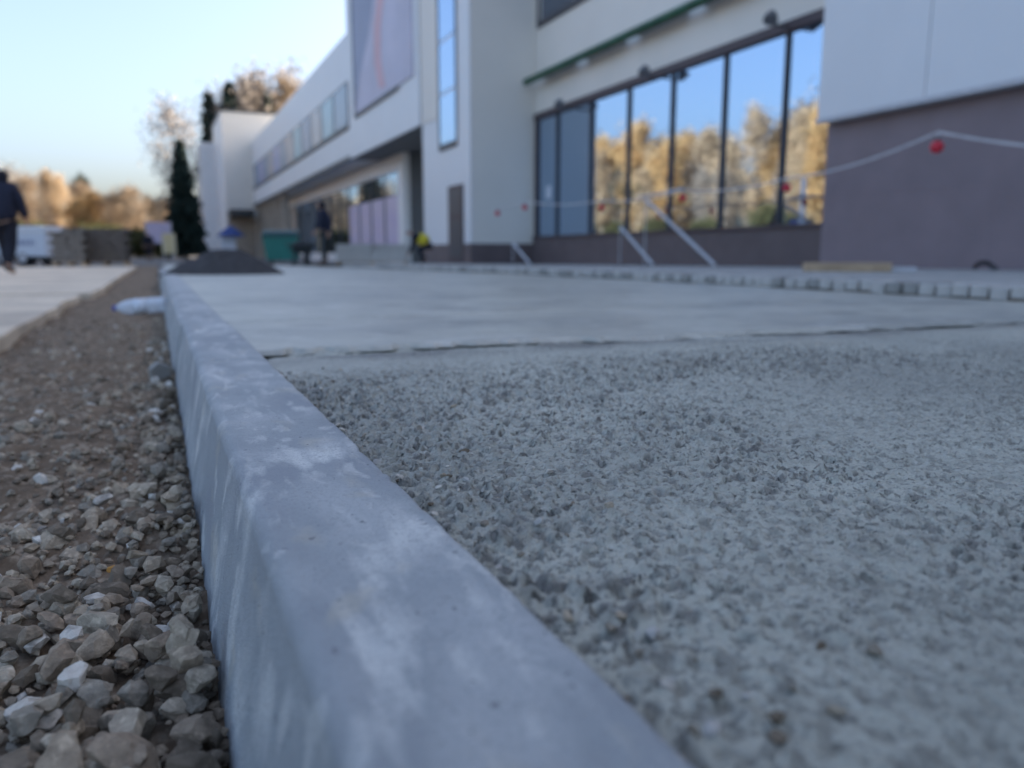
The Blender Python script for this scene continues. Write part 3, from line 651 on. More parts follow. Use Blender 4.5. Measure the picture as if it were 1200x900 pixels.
# ================================================================== PEOPLE
def skin_obj(name, verts, edges, radii, root, m, parent, sub=2):
    me = bpy.data.meshes.new(name); me.from_pydata(verts, edges, []); me.materials.append(m)
    o = bpy.data.objects.new(name, me); COL.objects.link(o); o.parent = parent
    md = o.modifiers.new('skin', 'SKIN'); md.use_smooth_shade = True
    for i, r in enumerate(radii):
        r = r if isinstance(r, tuple) else (r, r); me.skin_vertices[0].data[i].radius = r; me.skin_vertices[0].data[i].use_root = (i == root)
    s = o.modifiers.new('sub', 'SUBSURF'); s.levels = sub; s.render_levels = sub
    return o
def person(label, loc, rz, J, jacket, trousers, head_mat, hood=True, group=None, vest=None, hat=None, jacket_len=0.12, bulk=1.0):
    t = thing('person', label, 'person', loc, rz, group)
    V = lambda k: Vector(J[k])
    vs, es, rs = [], [], []
    def a(p, r, frm=None):
        vs.append(tuple(p)); rs.append(r)
        if frm is not None: es.append((frm, len(vs) - 1))
        return len(vs) - 1
    up = (V('neck') - V('pelvis')).normalized()
    pel = a(V('pelvis'), (0.13, 0.10)); wst = a(V('pelvis').lerp(V('chest'), 0.5), (0.125, 0.095), pel); ch = a(V('chest'), (0.15, 0.11), wst)
    nk = a(V('neck'), 0.055, ch); jw = a(V('head') - up * 0.05 + Vector((0, 0.02, 0)), 0.07, nk); hd = a(V('head'), (0.078, 0.095), jw); tp = a(V('head') + up * 0.09, (0.06, 0.075), hd)
    a(V('head') + Vector((0, 0.11, -0.015)), 0.014, hd)
    for s in 'LR':
        sh = a(V('sh' + s), 0.06, ch); el = a(V('el' + s), 0.042, sh); wr = a(V('wr' + s), 0.028, el)
        d = (V('wr' + s) - V('el' + s)).normalized(); pm = a(V('wr' + s) + d * 0.07, (0.035, 0.018), wr)
        side = d.orthogonal().normalized()
        for k in range(4):
            f = a(vs[pm] + d * 0.045 + side * (0.018 * (k - 1.5)) if False else Vector(vs[pm]) + d * 0.045 + side * (0.019 * (k - 1.5)), 0.0095, pm); a(Vector(vs[f]) + d * (0.03 + 0.006 * (k in (1, 2))) + Vector((0, 0.012, 0)), 0.008, f)
        a(Vector(vs[wr]) + d * 0.06 + side * 0.055, 0.010, wr)
        hp = a(V('hip' + s), 0.085, pel); kn = a(V('kn' + s), 0.055, hp); an = a(V('an' + s), 0.038, kn); a(V('toe' + s), 0.03, an)
    skin_obj('body', vs, es, rs, 0, M['skin'], t, 1)
    # jacket
    vs, es, rs = [], [], []
    b0 = a(V('pelvis') - up * jacket_len, (0.185, 0.145)); b1 = a(V('pelvis').lerp(V('chest'), 0.5), (0.18, 0.14), b0); b2 = a(V('chest'), (0.205, 0.15), b1); b3 = a(V('neck') - up * 0.02, 0.085, b2)
    for s in 'LR':
        sh = a(V('sh' + s), 0.088, b2); el = a(V('el' + s), 0.068, sh); a(V('wr' + s), 0.048, el)
    rs = [(r[0] * bulk, r[1] * bulk) if isinstance(r, tuple) else r * bulk for r in rs]
    jk = skin_obj('jacket', vs, es, rs, 0, jacket, t)
    if vest:
        vs, es, rs = [], [], []
        v0 = a(V('pelvis') - up * 0.05, (0.25, 0.22)); v1 = a(V('pelvis').lerp(V('chest'), 0.5), (0.25, 0.22), v0); a(V('chest') + up * 0.02, (0.25, 0.21), v1)
        skin_obj('vest', vs, es, rs, 0, vest, t)
    vs, es, rs = [], [], []
    b0 = a(V('pelvis'), (0.16, 0.125))
    for s in 'LR':
        hp = a(V('hip' + s) - Vector((0, 0, 0.06)), 0.105, b0); kn = a(V('kn' + s), 0.078, hp); a(V('an' + s) + (V('kn' + s) - V('an' + s)) * 0.12, 0.066, kn)
    rs = [(r[0] * bulk, r[1] * bulk) if isinstance(r, tuple) else r * bulk ** 0.8 for r in rs]
    skin_obj('trousers', vs, es, rs, 0, trousers, t)
    for s in 'LR':
        vs, es, rs = [], [], []
        h = V('an' + s); d = (V('toe' + s) - V('an' + s)); d.z = min(0, d.z)
        k0 = a(h + Vector((0, 0, 0.03)), 0.05); k1 = a(h - d.normalized() * 0.05 + Vector((0, 0, -0.035)), (0.042, 0.038), k0); k2 = a(V('toe' + s) + Vector((0, 0, 0.012)), (0.045, 0.032), k0)
        skin_obj('shoe', vs, es, rs, 0, M['shoe'], t, 1)
    vs, es, rs = [], [], []
    hb = V('head')
    if hood:
        h0 = a(hb - up * 0.13 + Vector((0, -0.03, 0)), 0.115); h1 = a(hb + Vector((0, -0.03, 0.01)), (0.118, 0.125), h0); a(hb + up * 0.105 + Vector((0, -0.03, 0)), (0.08, 0.09), h1)
        skin_obj('hood', vs, es, rs, 0, head_mat, t)
    else:
        h1 = a(hb + up * 0.045 + Vector((0, -0.02, 0)), (0.092, 0.108)); a(hb + up * 0.125 + Vector((0, -0.015, 0)), (0.062, 0.07), h1)
        skin_obj('cap', vs, es, rs, 0, head_mat, t)
    return t
def walk_pose(stride=0.28, lean=0.03, arm=0.2):
    return dict(pelvis=(0, 0, 0.96), chest=(0, lean, 1.30), neck=(0, lean * 1.4, 1.49), head=(0, lean * 2 + 0.02, 1.625),
        shL=(-0.19, lean, 1.42), elL=(-0.26, -arm * 0.6, 1.14), wrL=(-0.25, -arm * 0.3, 0.9), shR=(0.19, lean, 1.42), elR=(0.26, arm * 0.5, 1.15), wrR=(0.24, arm * 1.4, 0.95),
        hipL=(-0.09, 0, 0.91), knL=(-0.11, stride * 0.75, 0.52), anL=(-0.11, stride * 1.0, 0.085), toeL=(-0.12, stride * 1.0 + 0.17, 0.03),
        hipR=(0.09, 0, 0.91), knR=(0.10, -stride * 0.15, 0.5), anR=(0.10, -stride * 1.0, 0.12), toeR=(0.11, -stride * 1.0 + 0.16, 0.03))
p = atz(11, 322, 0.05)
person('person in a hooded dark jacket and black trousers walking on the tan path', (p.x, p.y, 0.05), R(-20), walk_pose(0.22, 0.04, 0.16), M['cloth_navy'], M['cloth_black'], M['cloth_black'], bulk=1.28)
def gz(x, y): return 0.1685 - float(drop_y(y))
p = atd(381, 311, 21.0); zs = gz(p.x, p.y)
person('person in a navy jacket and grey trousers standing on the concrete near the wheelbarrow', (p.x, p.y, zs), R(100), walk_pose(0.07, 0.03, 0.12), M['cloth_navy'], M['cloth_grey'], M['cloth_black'])
p = atd(175, 300, 45.0)
person('small far person in black beside the spruce tree', (p.x, p.y, -0.05), R(170), walk_pose(0.1, 0.02, 0.1), M['cloth_black'], M['cloth_black'], M['cloth_black'], hood=False)
BEND = dict(pelvis=(0, -0.12, 0.66), chest=(0, 0.20, 0.84), neck=(0, 0.36, 0.93), head=(0, 0.47, 0.98),
    shL=(-0.18, 0.26, 0.86), elL=(-0.22, 0.34, 0.58), wrL=(-0.14, 0.46, 0.36), shR=(0.18, 0.26, 0.86), elR=(0.22, 0.36, 0.57), wrR=(0.12, 0.48, 0.34),
    hipL=(-0.1, -0.12, 0.62), knL=(-0.16, 0.16, 0.46), anL=(-0.13, -0.05, 0.09), toeL=(-0.15, 0.13, 0.03),
    hipR=(0.1, -0.12, 0.62), knR=(0.16, 0.18, 0.45), anR=(0.13, -0.03, 0.09), toeR=(0.15, 0.15, 0.03))
p = atd(497, 306, 24.5)
person('crouching worker in a yellow vest beside the dark door', (p.x, p.y, pave_z(p.x, p.y)), R(70), BEND, M['cloth_black'], M['cloth_black'], M['strut'], hood=False, vest=M['yellow'])

# ================================================================== THINGS ON SITE
# bottle lying against the kerb
p = atz(166, 368, 0.0)
b = thing('plastic_bottle', 'empty clear plastic bottle with blue cap lying against the kerb', 'bottle', (-0.10, 5.45, float(soil_z(np.array(-0.1), np.array(5.45))) + 0.048))
Mx = Matrix.Rotation(R(-94), 4, 'Y') @ Matrix.Rotation(0.2, 4, 'Z')
body = MB().lathe([(0.036, -0.15), (0.047, -0.14), (0.049, -0.10), (0.046, -0.095), (0.049, -0.09), (0.049, -0.04), (0.045, -0.03), (0.049, -0.02), (0.049, 0.05), (0.044, 0.09), (0.03, 0.125), (0.016, 0.142), (0.0145, 0.15)], 24, Mx).build('bottle_body', M['pet'], b, True)
MB().lathe([(0.017, 0.148), (0.0175, 0.15), (0.0175, 0.166), (0.015, 0.169)], 18, Mx).build('cap', M['cap'], b, True)
MB().lathe([(0.0495, -0.03), (0.0497, -0.03), (0.0497, 0.045), (0.0495, 0.045)], 24, Mx).build('label_band', M['white_plastic'], b, True)
b.rotation_euler = (0, 0, R(-8))
# scrap by the kerb: leaning broken piece
p = atz(198, 440, 0.02)
tag(MB().prism([(-0.03, 0), (0.03, 0), (0.035, 0.03), (0.01, 0.055), (-0.02, 0.045)], 'y', -0.012, 0.012).build('broken_tile', M['paver_dark'], bevel=0.002), 'dark broken tile shard leaning on the kerb face', 'shard')
o = bpy.data.objects['broken_tile']; o.location = (-0.01, p.y, 0.012); o.rotation_euler = (R(10), R(-20), R(15))
# heap of dark sand
pc = atz(266, 322, 0.16)
xs4 = np.linspace(-0.75, 0.75, 90); ys4 = np.linspace(-0.55, 0.6, 70); X, Y = np.meshgrid(xs4, ys4, indexing='ij')
rr = np.sqrt((X / 0.70) ** 2 + (Y / 0.52) ** 2); prof_h = np.clip(1 - rr, 0, 1)
Z = 0.30 * np.minimum(prof_h ** 0.95 * 1.25, 0.88 + 0.12 * prof_h) * (1 + 0.25 * fbm(X * 4, Y * 4, 3, 5)) + 0.02 * fbm(X * 16, Y * 16, 3, 8) * (prof_h > 0) - 0.01
heap = grid('sand_heap', xs4, ys4, Z, M['wet_sand'], kind=None); tag(heap, 'low heap of dark wet sand tipped on the concrete beside the kerb', 'sand heap')
heap.location = (pc.x + 0.02, pc.y + 0.5, gz(pc.x, pc.y) + 0.002)
# wheelbarrow
def wheelbarrow(loc, rz):
    t = thing('wheelbarrow', 'dark wheelbarrow with grey tray standing beside the person in navy', 'wheelbarrow', loc, rz)
    mb = MB(); a = [(-0.3, -0.28, 0.62), (0.3, -0.28, 0.62), (0.33, 0.5, 0.68), (-0.33, 0.5, 0.68), (-0.2, -0.15, 0.36), (0.2, -0.15, 0.36), (0.2, 0.3, 0.36), (-0.2, 0.3, 0.36)]
    mb.add(a, [(4, 5, 6, 7), (0, 1, 5, 4), (1, 2, 6, 5), (2, 3, 7, 6), (3, 0, 4, 7), (0, 3, 2, 1)]); mb.build('tray', M['cloth_grey'], t)
    for s in (-1, 1):
        MB().path([(s * 0.28, -0.85, 0.66), (s * 0.24, -0.2, 0.37), (s * 0.06, 0.62, 0.2)], 0.018).build('handle', M['dark'], t)
        MB().path([(s * 0.22, -0.25, 0.36), (s * 0.24, -0.32, 0.0), (s * 0.22, 0.0, 0.35)], 0.015).build('leg', M['dark'], t)
    wh = MB().lathe([(0.12, -0.045), (0.19, -0.04), (0.2, 0.0), (0.19, 0.04), (0.12, 0.045)], 20, Matrix.Translation((0, 0.62, 0.2)) @ Matrix.Rotation(R(90), 4, 'Y')).build('wheel', M['rubber'], t, True)
    MB().lathe([(0.1, -0.05), (0.1, 0.05)], 16, Matrix.Translation((0, 0.62, 0.2)) @ Matrix.Rotation(R(90), 4, 'Y')).build('rim', M['strut'], wh)
    MB().add([(-0.26, -0.2, 0.6), (0.26, -0.2, 0.6), (0.28, 0.42, 0.63), (-0.28, 0.42, 0.63), (-0.1, 0.05, 0.72), (0.12, 0.2, 0.71)], [(0, 1, 5, 4), (1, 2, 5), (2, 3, 4, 5), (3, 0, 4), (0, 3, 2, 1)]).build('load', M['wet_sand'], t)
p = atd(355, 312, 22.5); wheelbarrow((p.x, p.y, gz(p.x, p.y)), R(-20))
# teal waste container
def container(loc, rz):
    t = thing('waste_container', 'teal plastic waste container with dark lid behind the wheelbarrow', 'waste container', loc, rz)
    mb = MB(); mb.add([(-0.58, -0.42, 0.18), (0.58, -0.42, 0.18), (0.58, 0.42, 0.18), (-0.58, 0.42, 0.18), (-0.68, -0.52, 1.12), (0.68, -0.52, 1.12), (0.68, 0.52, 1.12), (-0.68, 0.52, 1.12)],
        [(0, 1, 5, 4), (1, 2, 6, 5), (2, 3, 7, 6), (3, 0, 4, 7), (0, 3, 2, 1), (4, 5, 6, 7)]); mb.build('bin_body', M['teal'], t, bevel=0.03)
    MB().box(-0.72, 0.72, -0.56, 0.56, 1.08, 1.15).build('rim', M['teal_dark'], t, bevel=0.02)
    MB().prism([(-0.54, 1.15), (0.54, 1.15), (0.45, 1.30), (0, 1.36), (-0.45, 1.28)], 'x', -0.70, 0.70).build('lid', M['teal_dark'], t, bevel=0.02)
    for x in (-0.45, 0.45):
        for y in (-0.32, 0.32):
            MB().lathe([(0.09, -0.025), (0.09, 0.025)], 14, Matrix.Translation((x, y, 0.09)) @ Matrix.Rotation(R(90), 4, 'Y')).build('wheel', M['rubber'], t)
            MB().box(x - 0.035, x + 0.035, y - 0.03, y + 0.03, 0.09, 0.19).build('caster', M['dark'], t)
    for s in (-1, 1): MB().path([(s * 0.68, -0.15, 0.95), (s * 0.76, -0.15, 0.95), (s * 0.76, 0.15, 0.95), (s * 0.68, 0.15, 0.95)], 0.02).build('grip', M['teal_dark'], t)
p = atd(332, 308, 31); container((p.x, p.y, gz(p.x, p.y) - 0.02), -YAW + R(8))
# stack of grey kerb units in front of the glazing
def unit_stack(name, label, cat, loc, rz, nx, ny, nz, sx, sy, sz, m, pallet=True):
    t = thing(name, label, cat, loc, rz); z0 = 0.0
    W = nx * sx
    if pallet:
        pl = MB()
        for k in range(5): pl.box(-W / 2, W / 2, -ny * sy / 2 + k * (ny * sy - 0.1) / 4, -ny * sy / 2 + k * (ny * sy - 0.1) / 4 + 0.1, 0.1, 0.122)
        for k in range(3): pl.box(-W / 2 + k * (W - 0.09) / 2, -W / 2 + k * (W - 0.09) / 2 + 0.09, -ny * sy / 2, ny * sy / 2, 0, 0.1)
        pl.build('pallet', M['wood'], t); z0 = 0.123
    me = MB().box(-sx / 2 + 0.004, sx / 2 - 0.004, -sy / 2 + 0.004, sy / 2 - 0.004, 0, sz - 0.006).mesh('block', m)
    for k in range(nz):
        for i in range(nx):
            for j in range(ny):
                if (k == nz - 1 and random.random() < 0.45) or (k == nz - 2 and random.random() < 0.1): continue
                o = bpy.data.objects.new('block', me); COL.objects.link(o); o.parent = t
                o.location = (-W / 2 + sx * (i + 0.5) + (0.22 * sx * (1 if k % 2 else -1) if nz > 4 else 0) + random.gauss(0, 0.012), -ny * sy / 2 + sy * (j + 0.5) + random.gauss(0, 0.006), z0 + k * sz); o.rotation_euler = (0, 0, random.gauss(0, 0.008))
    return t
p = atd(437, 312, 22.5)
unit_stack('kerbstone_stack', 'low stack of grey concrete kerbstones on a pallet by the purple posters', 'stone stack', (p.x, p.y, gz(p.x, p.y)), -YAW + 0.1, 2, 5, 3, 1.0, 0.16, 0.165, M['paver'])
# stacks of pavers on the left path
pv = mat('stack_paver', (0.12, 0.10, 0.085), 0.85, 0.35, 2.5)
pv2 = mat('stack_paver_light', (0.165, 0.145, 0.125), 0.85, 0.35, 2.5)
p = atd(84, 311, 22.0); p2 = atd(121, 311, 22.6)
unit_stack('paver_stack', 'lighter grey stack of paving blocks on a pallet beside the white trailer', 'paver stack', (p.x, p.y, 0.05), -YAW + 0.35, 4, 4, 8, 0.2, 0.2, 0.12, pv2)
unit_stack('paver_stack', 'darker wide stack of paving blocks on a pallet at the path end', 'paver stack', (p2.x + 0.1, p2.y + 0.2, 0.05), -YAW + 0.3, 6, 4, 8, 0.2, 0.2, 0.12, pv)
# white box trailer
def trailer(loc, rz):
    t = thing('box_trailer', 'low white box trailer with grey lettering band behind the walking person', 'trailer', loc, rz)
    MB().box(-1.7, 1.3, -0.8, 0.8, 0.35, 1.5).build('trailer_body', M['white_plastic'], t, bevel=0.05)
    MB().box(-1.72, 1.32, -0.82, 0.82, 1.28, 1.34).build('trim', M['white_panel'], t)
    MB().box(-1.7, 1.3, -0.75, 0.75, 0.25, 0.34).build('chassis', M['dark'], t)
    for k, (x0, x1) in enumerate(((0.1, 0.24), (0.28, 0.46), (0.5, 0.62), (0.66, 0.8), (0.84, 0.9))):
        MB().box(x0, x1, -0.806, -0.801, 0.78, 0.97).build('lettering', M['poster_dark'], t)
    for x in (-0.4, 0.35):
        for s in (-1, 1):
            wh = MB().lathe([(0.2, -0.08), (0.3, -0.07), (0.3, 0.07), (0.2, 0.08)], 20, Matrix.Translation((x, s * 0.72, 0.3)) @ Matrix.Rotation(R(90), 4, 'X')).build('wheel', M['rubber'], t, True)
            MB().lathe([(0.17, -0.085), (0.17, 0.085)], 16, Matrix.Translation((x, s * 0.72, 0.3)) @ Matrix.Rotation(R(90), 4, 'X')).build('rim', M['strut'], wh)
    MB().tube((1.3, 0, 0.4), (2.3, 0, 0.42), 0.04).build('drawbar', M['dark'], t)
p = atd(36, 304, 30.5); trailer((p.x - 0.1, p.y, -0.05), -YAW + R(-3))
# timber baulk and white offcut on the paving, dark strap at the wall foot
p = atd(992, 317, 8.1)
o = tag(MB().box(-0.44, 0.44, -0.05, 0.05, 0, 0.095).build('timber_beam', M['wood'], bevel=0.004), 'short raw timber beam lying on the block paving', 'timber'); o.location = (p.x, p.y, pave_z(p.x, p.y)); o.rotation_euler = (0, 0, -YAW - R(4))
p = atd(1057, 317, 8.1)
o = tag(MB().box(-0.13, 0.13, -0.05, 0.05, 0, 0.055).build('foam_offcut', M['strut'], bevel=0.006), 'small pale offcut block beside the timber beam', 'offcut'); o.location = (p.x, p.y, pave_z(p.x, p.y)); o.rotation_euler = (0, 0, -YAW)
t = thing('rubber_hose', 'bent black rubber hose scrap at the foot of the brown tiled wall', 'hose', (10.2, atX(1153, 310, 10.2).y, pave_z(10.2, 5)))
pts = [(0, 0.13 * math.cos(a) * 1.0, max(0.02, 0.09 * math.sin(a)) + 0.01) for a in np.linspace(-0.3, 3.4, 14)]
MB().path(pts, 0.03, 8).build('hose', M['rubber'], t, True)
MB().tube(pts[-1], Vector(pts[-1]) + Vector((0, -0.05, 0)), 0.035).build('coupling', M['dark'], t)

# ------------------------------------------------------------------ barrier: braced posts, tape and red lanterns
LN = [(583, 250, 9.2), (615, 243, 9.6), (705, 243, 10.3), (800, 232, 10.3), (922, 220, 10.3), (1098, 172, 8.6)]
LP = [atX(*a) for a in LN]
near_l = ['second from the tower corner towards the door', 'right at the tower corner', 'in front of the mirrored panes beside the low brace', 'at the top bar of the tall brace', 'in front of the last window pane next to the brown wall', 'hanging before the brown tiled wall']
def lantern(p, where):
    t = thing('red_lantern', 'round red warning lantern ' + where, 'lantern', p, 0, 'red lanterns on the barrier tape')
    MB().lathe([(0.02, -0.075), (0.055, -0.06), (0.075, -0.02), (0.075, 0.02), (0.055, 0.055), (0.025, 0.07)], 14).build('lens', M['red'], t, True)
    MB().tube((0, 0, 0.065), (0, 0, 0.10), 0.028).build('lantern_cap', M['dark'], t)
    MB().tube((0, 0, 0.10), (0, 0, 0.17), 0.008).build('hook', M['strut'], t)
for p, wh in zip(LP, near_l): lantern(p, wh)
tp = thing('barrier_tape', 'pale barrier tape strung between lanterns along the building front', 'tape')
rope = [p + Vector((0, 0, 0.17)) for p in LP] + [atX(1290, 178, 8.3)]
mb = MB()
for a, b in zip(rope[:-1], rope[1:]):
    n = 10; sag = 0.10 if (b - a).length > 2.5 else 0.03
    pp = [a.lerp(b, i / n) - Vector((0, 0, sag * 4 * (i / n) * (1 - i / n))) for i in range(n + 1)]
    for q0, q1 in zip(pp[:-1], pp[1:]):
        z = Vector((0, 0, 0.016)); e = Vector((0.004, 0, 0))
        mb.add([q0 - z, q1 - z, q1 + z, q0 + z, q0 - z + e, q1 - z + e, q1 + z + e, q0 + z + e], [(0, 1, 2, 3), (7, 6, 5, 4), (0, 4, 5, 1), (3, 2, 6, 7)])
mb.build('tape_strip', M['tape'], tp)
def brace(p0, p1, label, post=True):
    t = thing('braced_post', label, 'post', (0, 0, 0), 0, 'braced barrier posts')
    MB().tube(p0, p1, 0.035, n=8).build('diagonal_brace', M['strut'], t)
    g = Vector((p0[0], p0[1], pave_z(p0[0], p0[1])))
    MB().tube(g, p0 + Vector((0, 0, 0.02)), 0.014).build('post', M['tape'], t)
    MB().box(g.x - 0.09, g.x + 0.09, g.y - 0.09, g.y + 0.09, g.z - 0.002, g.z + 0.012).build('base_plate', M['dark'], t)
    return t
def br(a, b, X0, label):
    p0 = atX(a[0], a[1], X0); p1 = atX(b[0], b[1], X0 + 0.05); p1.z = pave_z(p1.x, p1.y) + 0.03
    q = ray(b[0], b[1]); return brace(p0, p1, label)
t = br((757, 234), (838, 309), 10.0, 'tall post with long pale diagonal brace before the mirrored window')
a = atX(747, 231, 10.0); b_ = atX(800, 221, 10.0); MB().tube(a, b_, 0.022).build('top_bar', M['strut'], t)
br((727, 266), (765, 307), 9.9, 'shorter braced post beside the tall one before the mirrored window')
br((601, 285), (621, 307), 9.4, 'short braced post at the tower corner')

# blue sunshade, lilac banner and yellow board far off
p = atd(272, 300, 58)
t = thing('sunshade', 'dark blue sunshade with pale side cloth by the far entrance', 'sunshade', (p.x, p.y, -0.05))
MB().tube((0, 0, 0), (0, 0, 2.5), 0.04).build('pole', M['strut'], t)
MB().lathe([(1.0, 1.75), (0.98, 1.8), (0.5, 2.25), (0.05, 2.55)], 8).build('canopy', M['blue'], t)
MB().box(-0.7, 0.3, -0.3, -0.27, 0.3, 1.8).build('side_cloth', M['white_plastic'], t)
MB().box(-0.3, 0.3, -0.3, 0.3, 0, 0.1).build('foot', M['paver'], t)
p = atd(188, 300, 62)
t = thing('banner', 'lilac cloth banner on two posts near the spruce', 'banner', (p.x, p.y, -0.05))
for s in (-0.9, 0.9): MB().tube((s, 0, 0), (s, 0, 3.0), 0.05).build('post', M['strut'], t)
MB().box(-0.85, 0.85, -0.02, 0.02, 1.3, 2.95).build('cloth', M['lilac'], t)
p = atd(199, 300, 55)
t = thing('signboard', 'pale yellow signboard standing under the spruce', 'sign', (p.x, p.y, -0.05))
for s in (-0.35, 0.35): MB().tube((s, 0, 0), (s, 0, 1.9), 0.03).build('post', M['strut'], t)
MB().box(-0.45, 0.45, -0.02, 0.02, 0.5, 1.9).build('board', mat('cream_board', (0.6, 0.52, 0.3), 0.6, 0.1, 2), t)

# ================================================================== TREES
def limb(mb, p, d, L, r, n, rnd, depth, tips, up=0.25):
    pts = [Vector(p)]; dd = Vector(d).normalized()
    for k in range(n):
        dd = (dd + Vector((rnd.gauss(0, 0.13), rnd.gauss(0, 0.13), up * 0.2))).normalized(); q = pts[-1] + dd * (L / n)
        r1 = r * (1 - 0.75 * (k + 1) / n); mb.tube(pts[-1], q, r * (1 - 0.75 * k / n), r1, 5 if depth else 7, caps=False); pts.append(q)
        if depth < 2 and k >= 1:
            for _ in range(2 if depth == 0 else 1):
                a = rnd.uniform(0, 6.28); s = Vector((math.cos(a), math.sin(a), rnd.uniform(0.1, 0.7)))
                limb(mb, q, (dd * 0.4 + s).normalized(), L * rnd.uniform(0.25, 0.45), r1 * 0.6, 3, rnd, depth + 1, tips, up)
    tips.append(pts[-1]); tips.append(pts[len(pts) // 2])
def leaves(pts, per, spread, size, rnd, squash=0.8):
    v, f = [], []
    for p in pts:
        for _ in range(per):
            c = p + Vector((rnd.gauss(0, spread), rnd.gauss(0, spread), rnd.gauss(0, spread * squash)))
            n = Vector((rnd.gauss(0, 1), rnd.gauss(0, 1), rnd.gauss(0, 1) + 0.3)).normalized(); a = n.orthogonal().normalized(); b = n.cross(a); s = size * rnd.uniform(0.5, 1.2)
            o = len(v); v += [c - a * s, c + b * s * 0.55, c + a * s, c - b * s * 0.55]; f.append((o, o + 1, o + 2, o + 3))
    return v, f
def decid(seed, H, W, leaf, bark, per, size=0.2, nl=13, low=0.22):
    rnd = random.Random(seed); mb = MB(); tips = []
    p = Vector((0, 0, 0)); dd = Vector((0, 0, 1)); n = 12; r = H * 0.011 + 0.05; tr = [p]
    for k in range(n):
        dd = (dd + Vector((rnd.gauss(0, 0.05), rnd.gauss(0, 0.05), 0.15))).normalized(); q = p + dd * (H * 0.93 / n)
        mb.tube(p, q, r * (1 - 0.9 * k / n), r * (1 - 0.9 * (k + 1) / n), 8, caps=False); p = q; tr.append(p)
    for k in range(nl):
        t = low + (0.95 - low) * (k + rnd.random()) / nl; i = min(n - 1, int(t * n)); b = tr[i].lerp(tr[i + 1], t * n - i)
        a = k * 2.4 + rnd.gauss(0, 0.4); prof = math.sin(math.pi * min(1, (t - low + 0.12) / (1.1 - low))) ** 0.7
        limb(mb, b, (math.cos(a), math.sin(a), rnd.uniform(0.35, 0.9)), W * prof * rnd.uniform(0.7, 1.15), r * 0.4 * (1.05 - t), 5, rnd, 0, tips)
    tips += tr[-3:]
    tm = mb.mesh('trunk', M[bark]); v, f = leaves(tips, per, max(0.34, W * 0.19), size, rnd, 1.3)
    cm = None
    if f:
        cm = bpy.data.meshes.new('crown'); cm.from_pydata(v, [], f); cm.materials.append(M[leaf])
    return tm, cm
def spruce(seed, H, W):
    rnd = random.Random(seed); mb = MB(); mb.tube((0, 0, 0), (0, 0, H), H * 0.014 + 0.05, 0.01, 8); v, f = [], []
    nt = int(H * 3.2)
    for k in range(nt):
        t = (k + 0.5) / nt; z = H * (0.06 + 0.94 * t); L = W * (1 - t) ** 0.85 * rnd.uniform(0.8, 1.1) + 0.12
        for j in range(10):
            a = j * 0.628 + k * 1.1 + rnd.gauss(0, 0.2); l = L * rnd.uniform(0.7, 1.1); d = Vector((math.cos(a), math.sin(a), -0.18)); s = Vector((-math.sin(a), math.cos(a), 0))
            if k % 3 == 0: mb.tube((0, 0, z), Vector((0, 0, z)) + d * l * 0.9, 0.03 * (1 - t) + 0.006, 0.005, 4, caps=False)
            m = max(4, int(l * 9))
            for i in range(m):
                u = (i + 0.6) / m; c = Vector((0, 0, z)) + d * (l * u) + Vector((0, 0, 0.2 * u * u * l * 0.5 + rnd.gauss(0, 0.07))) + s * rnd.gauss(0, 0.06 + 0.12 * l * (1 - u * 0.6))
                w2 = rnd.uniform(0.2, 0.42); dr = Vector((rnd.gauss(0, 0.4), rnd.gauss(0, 0.4), -rnd.uniform(0.3, 1.0))).normalized(); q = (d + s * rnd.gauss(0, 0.8)).normalized()
                o = len(v); v += [c, c + q * w2 + dr * 0.05, c + q * w2 * 0.9 + dr * 0.4, c + dr * 0.35]; f.append((o, o + 1, o + 2, o + 3))
    cm = bpy.data.meshes.new('crown'); cm.from_pydata(v, [], f); cm.materials.append(M['needle'])
    return mb.mesh('trunk', M['bark']), cm
M['twig_spray'] = mat('twig_spray', (0.27, 0.235, 0.205), 0.9, 0.3, 0.6)
K = {
    'gold': [decid(1, 15, 2.3, 'leaf_gold', 'birch_bark', 9, 0.19, 17), decid(2, 14, 2.0, 'leaf_gold', 'birch_bark', 8, 0.19, 17)],
    'tan': [decid(3, 15, 2.4, 'leaf_tan', 'birch_bark', 6, 0.19, 17), decid(4, 16, 2.1, 'leaf_tan', 'birch_bark', 5, 0.19, 18)],
    'brown': [decid(5, 14, 3.0, 'leaf_brown', 'bark', 6, 0.19, 15)],
    'bare': [decid(6, 14, 2.8, 'twig_spray', 'twig', 3, 0.16, 20), decid(7, 15, 3.0, 'twig_spray', 'twig', 2, 0.16, 22)],
    'shrub': [decid(8, 4.5, 2.2, 'leaf_green', 'bark', 14, 0.16, 14, 0.05)],
    'spruce': [spruce(9, 14, 2.6), spruce(10, 12, 2.3)],
    'pine': [decid(12, 16, 2.6, 'needle', 'bark', 18, 0.16, 10, 0.55)]}
NAME = {'gold': 'birch_tree', 'tan': 'birch_tree', 'brown': 'leafy_tree', 'bare': 'bare_tree', 'shrub': 'shrub', 'spruce': 'spruce_tree', 'pine': 'pine_tree'}
HT = {}
def tree(kind, var, x, y, h, label, group=None, wide=1.0):
    t = thing(NAME[kind], label, 'shrub' if kind == 'shrub' else 'tree', (x, y, -0.05), random.uniform(0, 6.28), group)
    tm, cm = K[kind][var % len(K[kind])]
    h0 = max(v.co.z for v in tm.vertices) if (kind, var) not in HT else HT[(kind, var)]; HT[(kind, var)] = h0
    s = h / h0; t.scale = (s * wide, s * wide, s)
    a = bpy.data.objects.new('trunk', tm); COL.objects.link(a); a.parent = t
    if cm: c = bpy.data.objects.new('crown', cm); COL.objects.link(c); c.parent = t
    return t
